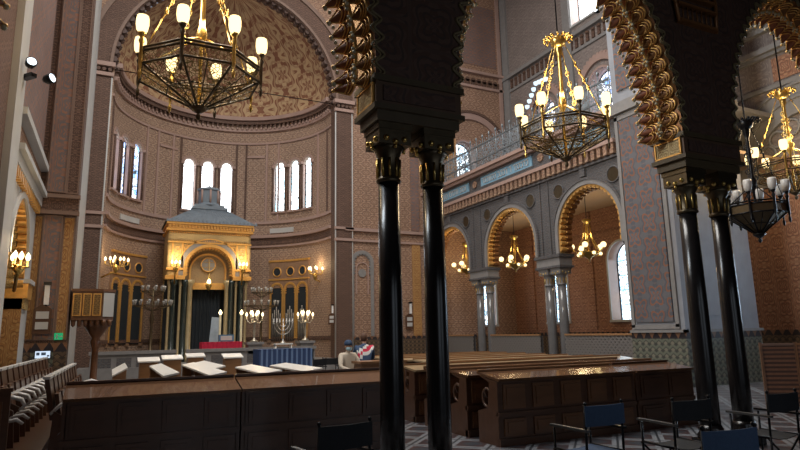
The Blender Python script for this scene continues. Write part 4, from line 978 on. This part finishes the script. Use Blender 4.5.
# ---- pierced screens under the gallery
for a, bb, lab in ((13.15, 16.25, 'pierced wooden screen between pier and first pair of grey columns'), (17.55, 20.75, 'pierced wooden screen between the two pairs of grey columns'), (22.05, 25.3, 'pierced wooden screen in the farthest arch of the aisle')):
    t = thing('lattice_screen', lab, 'screen', (14.2, (a+bb)/2, 0), 0, 'pierced screens under the gallery'); h_ = (bb-a)/2-.02
    m = MB(); m.box2((-.015, -h_, .55), (.015, h_, 1.38)); m.build('pierced_panel', GRILLE, t)
    m = MB(); m.box2((-.05, -h_, 0), (.05, h_, .55)); m.box2((-.04, -h_, 1.38), (.04, h_, 1.44)); m.build('frame', OAK, t)
    m = MB(); m.box2((.10, -h_, .6), (.12, h_, 1.36)); m.build('backing_cloth', plain('grey_backing', (.06, .056, .056), .8), t)
t = thing('reed_screen', 'brown folding slatted screen standing before the tiled dado by leaning columns', 'screen', (12.2, 7.3, 0), R(-50))
for x0, x1, a in ((-.62, 0, 12), (0, .62, -12), (.62, 1.24, 12)):
    c_ = (x0+x1)/2; m = MB(); m.box((c_, 0, .64), (x1-x0-.04, .02, 1.12), 0, R(a)); m.build('slatted_panel', RGRILLE, t)
    m = MB()
    for z in (.05, 1.22): m.box((c_, 0, z), (x1-x0, .045, .05), 0, R(a))
    for e in (-1, 1): m.box((c_+e*(x1-x0)/2*cos(R(a)), e*(x1-x0)/2*sin(R(a)), .63), (.045, .05, 1.26), 0, R(a))
    m.build('frame', WALMID, t)

# ---- benches
def raised_panels(m, x0, x1, n, z0, z1, y, mat):
    wd = (x1-x0)/n
    for k in range(n):
        a = x0+k*wd+.07; b_ = x0+(k+1)*wd-.07
        m.box2((a, y-.02, z0), (b_, y, z1), mat); m.box2((a+.05, y-.032, z0+.05), (b_-.05, y-.02, z1-.05), mat)
def pew(label, loc, x1, n, rz=0., group=None, top=WALMID, tmat=None, body=WALNUT, seat=True, zr=1.0, dep=.52, pm=WALMID):
    t = thing('pew', label, 'pew', loc, rz, group)
    m = MB(); m.box2((.04, 0, .08), (x1-.04, .05, .88)); m.box2((0, -.03, 0), (x1, .07, .1)); m.box2((0, -.025, .40), (x1, .05, .46))
    if n: raised_panels(m, .02, x1-.02, n, .50, .84, -.0, 1); raised_panels(m, .02, x1-.02, n, .13, .37, -.0, 1)
    m.build('back_panel', [body, pm], t)
    m = MB(); m.prism([(-.0, -.05, .885), (-.0, dep, zr-.035), (-.0, dep, zr), (-.0, -.05, .92)], (x1, 0, 0)); m.build('book_rest', top, t)
    m = MB(); m.box2((0, dep-.05, zr), (x1, dep, zr+.028)); m.build('rail', OAK if 'aisle' in label else body, t)
    for x in (0, x1-.05):
        m = MB(); m.prism([(x, 0, 0), (x, dep+.0, 0), (x, dep, .44), (x, .26, .5), (x, .2, .86), (x, dep-.05, zr-.05), (x, 0, .88)], (.05, 0, 0)); m.build('end_panel', body, t)
        m = MB(); m.tube([(x+.025, .30+.11*cos(2*pi*k/14), .64+.13*sin(2*pi*k/14)) for k in range(14)], .022, 6, 0, True); m.tube([(x+.025, .30, .64), (x+.025, .36, .72), (x+.025, .32, .76)], .018, 5); m.build('scroll_arm', body, t)
    if seat:
        m = MB(); m.box2((.05, .16, .40), (x1-.05, dep, .44)); m.build('seat', body, t)
    return t
GB = 'long panelled bench backs facing the entrance'
pew('long dark bench back in front of ark desks, section toward the tip-up seats', (-.44, 7.98, 0), 2.0, 4, R(0), GB, top=WALGLOSS, zr=1.05, pm=WALNUT)
pew('long dark bench back in front of ark desks, section behind black column', (1.58, 7.98, 0), 2.15, 4, R(0), GB, top=WALGLOSS, zr=1.05, pm=WALNUT)
GP = 'pews of the aisle-side block'
words = ['second', 'third', 'fourth', 'fifth', 'sixth', 'seventh', 'eighth', 'ninth', 'tenth']
pew('front panelled bench of aisle-side block with glossy warm panels', (4.98, 7.18, 0), 2.62, 5, R(-.8), GP, top=WALGLOSS, zr=1.0)
pew('dark plain bench continuing the glossy panelled bench behind leaning columns', (7.64, 7.15, 0), 1.3, 2, R(-.8), GP, top=WALGLOSS, pm=WALNUT)
pq = None
for k in range(1, 10):
    y = 7.18+.88*k; x0 = 5.02 if k < 4 else 6.6; x1 = 9.6 if k < 3 else 10.6
    pew('%s pew row counted from the glossy panelled bench in aisle-side block' % words[k-1], (x0, y, 0), x1-x0, 5, 0, GP, top=WALGLOSS if k < 3 else PALEOAK, zr=.98 if k < 4 else .95)

# ---- slanted desks of the ark-facing rows (run along the nave)
def desk(label, x, y0, y1, h=1.0, wd=.34, slope=.045, endmat=OAK, seat=True):
    t = thing('slanted_desk', label, 'desk', (x, y0, 0), 0, 'painted-glare desks before the ark'); L = y1-y0
    m = MB(); m.prism([(-wd/2, 0, h-slope), (wd/2, 0, h), (wd/2, 0, h+.03), (-wd/2, 0, h-slope+.03)], (0, L, 0)); m.build('desk_top', GLARETOP, t)
    for y in (0, L-.05, L/2):
        m = MB(); m.prism([(-wd/2+.02, y, 0), (wd/2-.02, y, 0), (wd/2-.02, y, h-.01), (-wd/2+.02, y, h-slope-.01)], (0, .05, 0)); m.build('end_panel', endmat, t)
    m = MB(); m.box2((wd/2-.05, .05, .1), (wd/2-.02, L-.05, h-.02)); m.build('front_panel', WALNUT, t)
    if not seat: return t
    m = MB(); m.box2((-wd/2-.3, 0, .4), (-wd/2-.02, L, .44)); m.box2((-wd/2-.3, 0, 0), (-wd/2-.26, L, .4)); m.build('seat', WALNUT, t)
    return t
desk('slanted desk with painted-glare top nearest the tip-up seats, short and steep', .22, 12.8, 15.3, 1.0, .26, .14, seat=False)
desk('slanted desk with painted-glare top second from the tip-up seats', .93, 10.4, 14.2, 1.0, .24)
desk('slanted desk with painted-glare top third from the tip-up seats', 1.60, 10.0, 14.2, 1.0, .26)
desk('slanted desk with painted-glare top fourth from the tip-up seats, in line with ark', 2.0, 12.4, 15.4, .98, .24, seat=False)
desk('slanted desk with painted-glare top whose end faces the crimson table', 2.62, 10.6, 13.2, .95, .34)
desk('slanted desk with painted-glare top lying just before the blue-draped table', 3.40, 10.7, 13.3, .95, .36)
def lectern_box(label, x, y, h=1.1):
    t = thing('reading_stand', label, 'lectern', (x, y, 0), 0, 'wooden reading stands between the desks')
    m = MB(); m.box((0, 0, (h-.06)/2), (.4, .34, h-.06)); m.build('body', OAK, t)
    m = MB(); m.prism([(-.24, -.2, h-.08), (.24, -.2, h-.08), (.24, .2, h), (-.24, .2, h)], (0, 0, .03)); m.build('sloped_top', GLARETOP, t)
lectern_box('oak reading stand with painted-glare top behind second slanted desk', .86, 15.4, 1.1)
lectern_box('oak reading stand with painted-glare top behind third slanted desk', 1.42, 15.9, 1.12)
lectern_box('tall oak reading stand with painted-glare top below the crimson table', 2.82, 15.6, 1.12)
lectern_box('oak reading stand with painted-glare top behind fourth slanted desk', 2.1, 17.0, 1.12)
t = thing('wooden_cabinet', 'pale oak panelled cabinet in front of the seated people', 'cabinet', (5.3, 12.1, 0))
m = MB(); m.box2((-.45, -.2, 0), (.55, .25, .95)); m.build('body', OAK, t); m = MB(); m.box2((-.5, -.24, .95), (.6, .3, 1.0)); m.build('top', OAK, t)
for x in (-.38, .10): m = MB(); m.box2((x, -.225, .1), (x+.4, -.2, .85)); m.box2((x+.06, -.235, .16), (x+.34, -.225, .79)); m.build('door', OAK, t)

# ---- tip-up seats by the left wall
def tipseat(label, loc, rz, group):
    t = thing('tip_up_seat', label, 'seat', loc, rz, group)   # faces +X
    m = MB(); m.prism([(-.30, -.24, .5), (-.24, -.24, .5), (-.34, -.24, 1.04), (-.40, -.24, 1.04)], (0, .48, 0)); m.build('backrest', WALNUT, t)
    m = MB(); m.prism([(-.42, -.25, 1.04), (-.33, -.25, 1.04), (-.33, -.25, 1.075), (-.42, -.25, 1.075)], (0, .5, 0)); m.build('top_rail', WHITEP, t)  # white rail and arms are glare on varnish, put in as colour
    m = MB(); m.prism([(-.20, -.21, .44), (-.15, -.21, .44), (-.22, -.21, .84), (-.27, -.21, .84)], (0, .42, 0)); m.build('seat', WALNUT, t)
    m = MB(); P = [(-.30, .58), (-.18, .70), (-.02, .74), (.10, .70), (.14, .62), (.08, .56)]
    m.tube([(x, -.25, z) for x, z in P], [.022, .028, .032, .032, .028, .016], 6); m.build('armrest', WHITEP, t)
    m = MB(); P = [(-.2, .30), (-.08, .42), (.06, .44), (.14, .38)]; m.tube([(x, -.25, z) for x, z in P], [.02, .028, .028, .02], 6); m.build('seat_hinge', WHITEP, t)
    m = MB(); m.prism([(-.30, -.27, 0), (-.02, -.27, 0), (-.06, -.27, .5), (-.26, -.27, .62)], (0, .035, 0)); m.build('side_standard', WALNUT, t)
    return t
s0 = None
G1 = 'tip-up seats with glare-white arms along the wall row'; G2 = 'tip-up seats with glare-white arms of the inner row'
ords = ['nearest', 'second', 'third', 'fourth', 'fifth', 'sixth', 'seventh', 'eighth', 'ninth', 'tenth', 'eleventh', 'twelfth', 'thirteenth', 'fourteenth']
for k in range(13):
    lab = 'tip-up seat with glare-white arms in the wall row, %s from the entrance' % ords[k]
    if s0 is None: s0 = tipseat(lab, (-1.12, 9.95, .1), 0, G1)
    else: dup(s0, (-1.12+.012*k, 9.95+.55*k, .1), None, lab, G1)
for k in range(9): dup(s0, (-.36+.012*k, 9.75+.55*k, .02), None, 'tip-up seat with glare-white arms in row beside ark desks, %s from the entrance' % ords[k], G2)
f = MB(); f.box2((-1.75, 9.6, 0), (-.75, 17.2, .1)); struct(f, 'floor_seat_step', WALNUT)
t = thing('seat_row_end', 'tall dark wooden end panel closing the tip-up seat row', 'panel', (-1.35, 9.55, 0))
m = MB(); m.box2((-.5, -.04, 0), (.22, .02, .92)); m.box2((-.52, -.06, .92), (.24, .04, .97)); m.build('board', WALNUT, t)
m = MB(); m.box2((-.42, -.055, .15), (.14, -.04, .8)); m.build('raised_panel', WALMID, t)
t = thing('stone_slab', 'pale veined marble step at the foot of the seat rows', 'step', (-.9, 8.25, 0))
m = MB(); m.box((0, 0, .02), (.8, .9, .04)); m.build('slab', plain('veined_slab', (.30, .31, .33), .3, var=.4, sc=4), t)

# ---- folding director chairs
def dchair(label, loc, rz, back):
    t = thing('director_chair', label, 'chair', loc, rz, 'folding canvas chairs under the arcade')   # faces +Y
    W = .23
    for s_ in (-1, 1):
        m = MB(); m.tube([(s_*W, -.22, .02), (s_*W, -.22, .46)], .013, 6); m.tube([(s_*W, -.22, .46), (s_*W, -.235, .90)], .013, 6); m.ball((s_*W, -.235, .905), .018, 0, 6); m.build('back_post', IRON, t)
        m = MB(); m.tube([(s_*W, .22, .02), (s_*W, .22, .64)], .013, 6); m.build('front_post', IRON, t)
        m = MB(); m.box((s_*W, .0, .66), (.045, .52, .022)); m.build('armrest', LITARM if s_ < 0 else IRON, t)
        m = MB(); m.tube([(s_*W, -.25, .02), (s_*W, .25, .02)], .013, 6); m.build('floor_runner', IRON, t); m = MB(); m.tube([(s_*W, -.22, .44), (s_*W, .22, .44)], .013, 6); m.build('seat_rail', IRON, t)
    for y in (-.22, .22):
        m = MB(); m.tube([(-W, y, .03), (W, y, .43)], .011, 6); m.build('cross_strut', IRON, t)
        m = MB(); m.tube([(W, y+.024, .03), (-W, y+.024, .43)], .011, 6); m.build('cross_strut', IRON, t)
    m = MB(); P = [(-W+2*W*i/10, .445-.03*sin(pi*i/10)) for i in range(11)]
    m.add([(x, -.21, z) for x, z in P]+[(x, .21, z) for x, z in P]+[(x, -.21, z-.008) for x, z in P]+[(x, .21, z-.008) for x, z in P],
          [(i, i+1, 12+i, 11+i) for i in range(10)]+[(22+i, 23+i, 34+i, 33+i) for i in range(10)]+[(i, i+1, 23+i, 22+i) for i in range(10)]+[(11+i, 12+i, 34+i, 33+i) for i in range(10)]); m.build('canvas_seat', back, t)
    m = MB(); P = [(-W-.015+(2*W+.03)*i/10, -.24-.035*sin(pi*i/10)) for i in range(11)]
    V = [(x, y, .70) for x, y in P]+[(x, y, .885) for x, y in P]+[(x, y-.012, .70) for x, y in P]+[(x, y-.012, .885) for x, y in P]
    m.add(V, [(i, i+1, 12+i, 11+i) for i in range(10)]+[(22+i, 23+i, 34+i, 33+i) for i in range(10)]+[(i, i+1, 23+i, 22+i) for i in range(10)]+[(11+i, 12+i, 34+i, 33+i) for i in range(10)]+[(0, 11, 33, 22), (10, 21, 43, 32)], 0, False); m.build('canvas_back', back, t)
    return t
dchair('blue canvas folding chair in front of the glossy panelled bench', (4.28, 4.66, 0), R(0), NAVY)
dchair('dark canvas folding chair between the blue one and the leaning columns', (5.25, 4.45, 0), R(-6), BLACKF)
dchair('blue canvas folding chair showing only its back before leaning columns', (4.00, 3.15, 0), R(-8), NAVY)
dchair('black canvas folding chair beside the reed screen, legs in full view', (6.50, 4.34, 0), R(-2), BLACKF)
dchair('black canvas folding chair alone before the long dark bench back', (1.71, 4.88, 0), R(8), BLACKF)
for i, (x, y, rz) in enumerate(((5.75, 16.9, 20), (6.3, 17.2, -10))):
    dchair(['black chair behind the oak cabinet, toward blue-draped table', 'black chair behind the oak cabinet, toward the columns'][i], (x-.35, y, 0), R(rz), BLACKF)

# ================================================================== PEOPLE
SKIN = plain('skin', (.42, .24, .16), .5, var=.08)
def figure(name, label, loc, rz, joints, edges, root, regions):
    me = bpy.data.meshes.new('body'); ks = list(joints); idx = {k: i for i, k in enumerate(ks)}
    me.from_pydata([joints[k][0] for k in ks], [(idx[a], idx[b_]) for a, b_ in edges], [])
    o = bpy.data.objects.new('tmp_body', me); COL.objects.link(o)
    o.modifiers.new('skin', 'SKIN'); me.skin_vertices or None
    sv = me.skin_vertices[0].data
    for k in ks:
        r_ = joints[k][1]; sv[idx[k]].radius = r_ if isinstance(r_, tuple) else (r_, r_); sv[idx[k]].use_root = (k == root)
    ss = o.modifiers.new('sub', 'SUBSURF'); ss.levels = ss.render_levels = 2
    dg = bpy.context.evaluated_depsgraph_get(); dg.update()
    nm = bpy.data.meshes.new_from_object(o.evaluated_get(dg)); bpy.data.objects.remove(o)
    nm.materials.clear()
    for m_ in regions[0]: nm.materials.append(m_)
    for p in nm.polygons: p.material_index = regions[1](p.center); p.use_smooth = True
    t = thing(name, label, 'person', loc, rz)
    b_ = bpy.data.objects.new('body', nm); COL.objects.link(b_); b_.parent = t
    return t
def body_joints(lean=0., arms=None):
    # seated, facing -Y, origin on the floor below the hips
    y = lambda z: -lean*(z-.5)
    J = {'pel': ((0, .0, .52), (.17, .13)), 'belly': ((0, y(.72), .72), (.155, .12)), 'chest': ((0, y(.95), .98), (.19, .13)), 'neck0': ((0, y(1.11), 1.11), (.10, .085)),
         'neck': ((0, y(1.12)-.01, 1.13), .055), 'jaw': ((0, y(1.2)-.03, 1.20), (.068, .08)), 'head': ((0, y(1.28)-.03, 1.30), (.082, .10)), 'crown': ((0, y(1.36)-.02, 1.37), (.06, .07))}
    E = [('pel', 'belly'), ('belly', 'chest'), ('chest', 'neck0'), ('neck0', 'neck'), ('neck', 'jaw'), ('jaw', 'head'), ('head', 'crown')]
    for s_, n in ((-1, 'l'), (1, 'r')):
        A = arms[n] if arms else [(s_*.31, -.16, .80), (s_*.12, -.42, .70), (s_*.07, -.49, .70)]
        J.update({n+'sh': ((s_*.20, y(1.06), 1.06), .085), n+'el': (A[0], .052), n+'wr': (A[1], .036), n+'ha': (A[2], (.042, .024)),
                  n+'hip': ((s_*.10, -.04, .50), .10), n+'kn': ((s_*.14, -.44, .50), .068), n+'an': ((s_*.13, -.42, .09), .045), n+'to': ((s_*.14, -.60, .045), (.045, .032))})
        E += [('chest', n+'sh'), (n+'sh', n+'el'), (n+'el', n+'wr'), (n+'wr', n+'ha'), ('pel', n+'hip'), (n+'hip', n+'kn'), (n+'kn', n+'an'), (n+'an', n+'to')]
        h = Vector(A[2]); d = (h-Vector(A[1])).normalized()
        for q in range(5):
            sp = (q-2)*.016; L = (.05, .075, .085, .078, .06)[q]
            b0 = h+d*.02+Vector((sp, 0, .01 if q == 0 else 0)); b1 = b0+d*L*.6+Vector((sp*.3+(.03*-s_ if q == 0 else 0), 0, 0)); b2 = b1+d*L*.4+Vector((0, 0, -.015))
            J.update({n+'f%da' % q: (tuple(b1), .009), n+'f%db' % q: (tuple(b2), .008)}); E += [(n+'ha', n+'f%da' % q), (n+'f%da' % q, n+'f%db' % q)]
    return J, E
CREAMS = plain('cream_shirt', (.62, .54, .44), .8, var=.06); DARKT = plain('dark_trousers', (.02, .022, .03), .8)
J, E_ = body_joints(.06)
p1 = figure('person', 'seated person in a cream jacket, dark cap and pale blue face mask', (5.30, 14.0, 0), R(16), J, E_, 'pel',
            ([CREAMS, DARKT, SKIN], lambda c: 1 if (c.z < .56 or (c.y < -.3 and c.z < .6)) else 2 if (c.z > 1.165 or (c.y < -.45 and c.z > .6)) else 0))
m = MB(); m.lathe([(.11, 1.31), (.112, 1.35), (.10, 1.40), (.06, 1.435), (.001, 1.445)], (0, -.06, 0), 14, 0, True, 0, .85, 1.0); m.build('cap', NAVY, p1)
m = MB(); m.lathe([(.055, 1.18), (.075, 1.20), (.082, 1.24), (.07, 1.27)], (0, -.085, 0), 12, 0, True, 0, .95, 1.0); m.build('face_mask', plain('mask_blue', (.45, .68, .78), .7), p1)
m = MB()
for s_ in (-1, 1): m.ball((s_*.033, -.165, 1.305), .013, 0, 6); m.ball((s_*.085, -.06, 1.27), .024, 1, 6)
m.ball((0, -.172, 1.275), .018, 1, 6); m.build('face', [IRON, SKIN], p1)
J, E_ = body_joints(.28, {'l': [(-.26, -.34, .78), (-.14, -.5, .70), (-.08, -.56, .68)], 'r': [(.26, -.34, .78), (.14, -.5, .70), (.08, -.56, .68)]})
p2 = figure('person', 'person leaning forward in navy jacket with red and white diagonal stripe', (5.95, 14.4, .17), R(165), J, E_, 'pel',
            ([NAVY, DARKT, SKIN, WHITEP, RED], lambda c: 1 if c.z < .56 else 2 if (c.z > 1.165 or (c.y < -.48 and c.z > .6)) else 3 if abs(abs(c.z-.98+c.x*.7)-.085) < .035 else 4 if abs(c.z-.98+c.x*.7) < .05 else 0))
m = MB(); m.lathe([(.085, 1.22), (.108, 1.28), (.108, 1.34), (.09, 1.39), (.05, 1.42), (.001, 1.43)], (0, -.235, 0), 14, 0, True, 0, .85, 1.0); m.build('hair', plain('brown_hair', (.10, .05, .03), .7), p2)
m = MB()
for s_ in (-1, 1): m.ball((s_*.033, -.365, 1.29), .013, 0, 6); m.ball((s_*.085, -.25, 1.26), .024, 1, 6)
m.ball((0, -.37, 1.255), .018, 1, 6); m.build('face', [IRON, SKIN], p2)
for x, y, rz, lab in ((5.30, 14.08, R(16), 'dark wooden stool under the person in cream'), (5.95, 14.32, R(165), 'dark wooden stool under the person in navy')):
    t = thing('wooden_stool', lab, 'stool', (x, y, 0), rz); t.scale.z = 1.48 if 'navy' in lab else 1.
    m = MB(); m.box((0, 0, .34), (.4, .34, .04)); m.build('seat', WALNUT, t)
    for a in (-.16, .16):
        for b_ in (-.13, .13): m = MB(); m.box((a, b_, .165), (.035, .035, .33)); m.build('leg', WALNUT, t)

# ================================================================== CAMERA, LIGHT
yaw, pit, ro = R(26.), R(10.3), R(1.1)
fw = Vector((sin(yaw)*cos(pit), cos(yaw)*cos(pit), sin(pit))); r0 = Vector((cos(yaw), -sin(yaw), 0)); u0 = r0.cross(fw)
rr = cos(ro)*r0-sin(ro)*u0; uu = sin(ro)*r0+cos(ro)*u0
cd = bpy.data.cameras.new('camera'); cam = bpy.data.objects.new('camera', cd); COL.objects.link(cam)
cd.sensor_width = 36; cd.lens = 590/800*36; cd.clip_end = 200
M = Matrix((rr, uu, -fw)).transposed().to_4x4(); M.translation = (0, 0, 1.6); cam.matrix_world = M
S.camera = cam
def area(name, loc, tgt, sx, sy, watts, col):
    l = bpy.data.lights.new(name, 'AREA'); l.shape = 'RECTANGLE'; l.size = sx; l.size_y = sy; l.energy = watts; l.color = col
    o = bpy.data.objects.new(name, l); COL.objects.link(o); o.location = loc
    o.rotation_euler = (Vector(tgt)-Vector(loc)).to_track_quat('-Z', 'Y').to_euler(); return o
area('dome_daylight', (5, 14, 21.5), (5, 15, 0), 9, 9, 2400, (1., .97, .92))
for a, bb in ((1.6, 4.6), (6.2, 9.2)): window(BACK, a, bb, .9, 3.4, .3, emit('entrance_daylight_glass', (.78, .88, 1.), BACKL), WALNUT, True)
wd = bpy.data.worlds.new('world'); S.world = wd; wd.use_nodes = True
wd.node_tree.nodes['Background'].inputs[0].default_value = (.5, .6, .75, 1); wd.node_tree.nodes['Background'].inputs[1].default_value = .3
S.view_settings.view_transform = 'Standard'; S.view_settings.look = 'None'; S.view_settings.gamma = 1
S.view_settings.use_curve_mapping = False; S.view_settings.exposure = 0.45
S.cycles.use_denoising = True; S.cycles.max_bounces = 8; S.cycles.diffuse_bounces = 4; S.cycles.sample_clamp_indirect = 6
S.cycles.transparent_max_bounces = 24
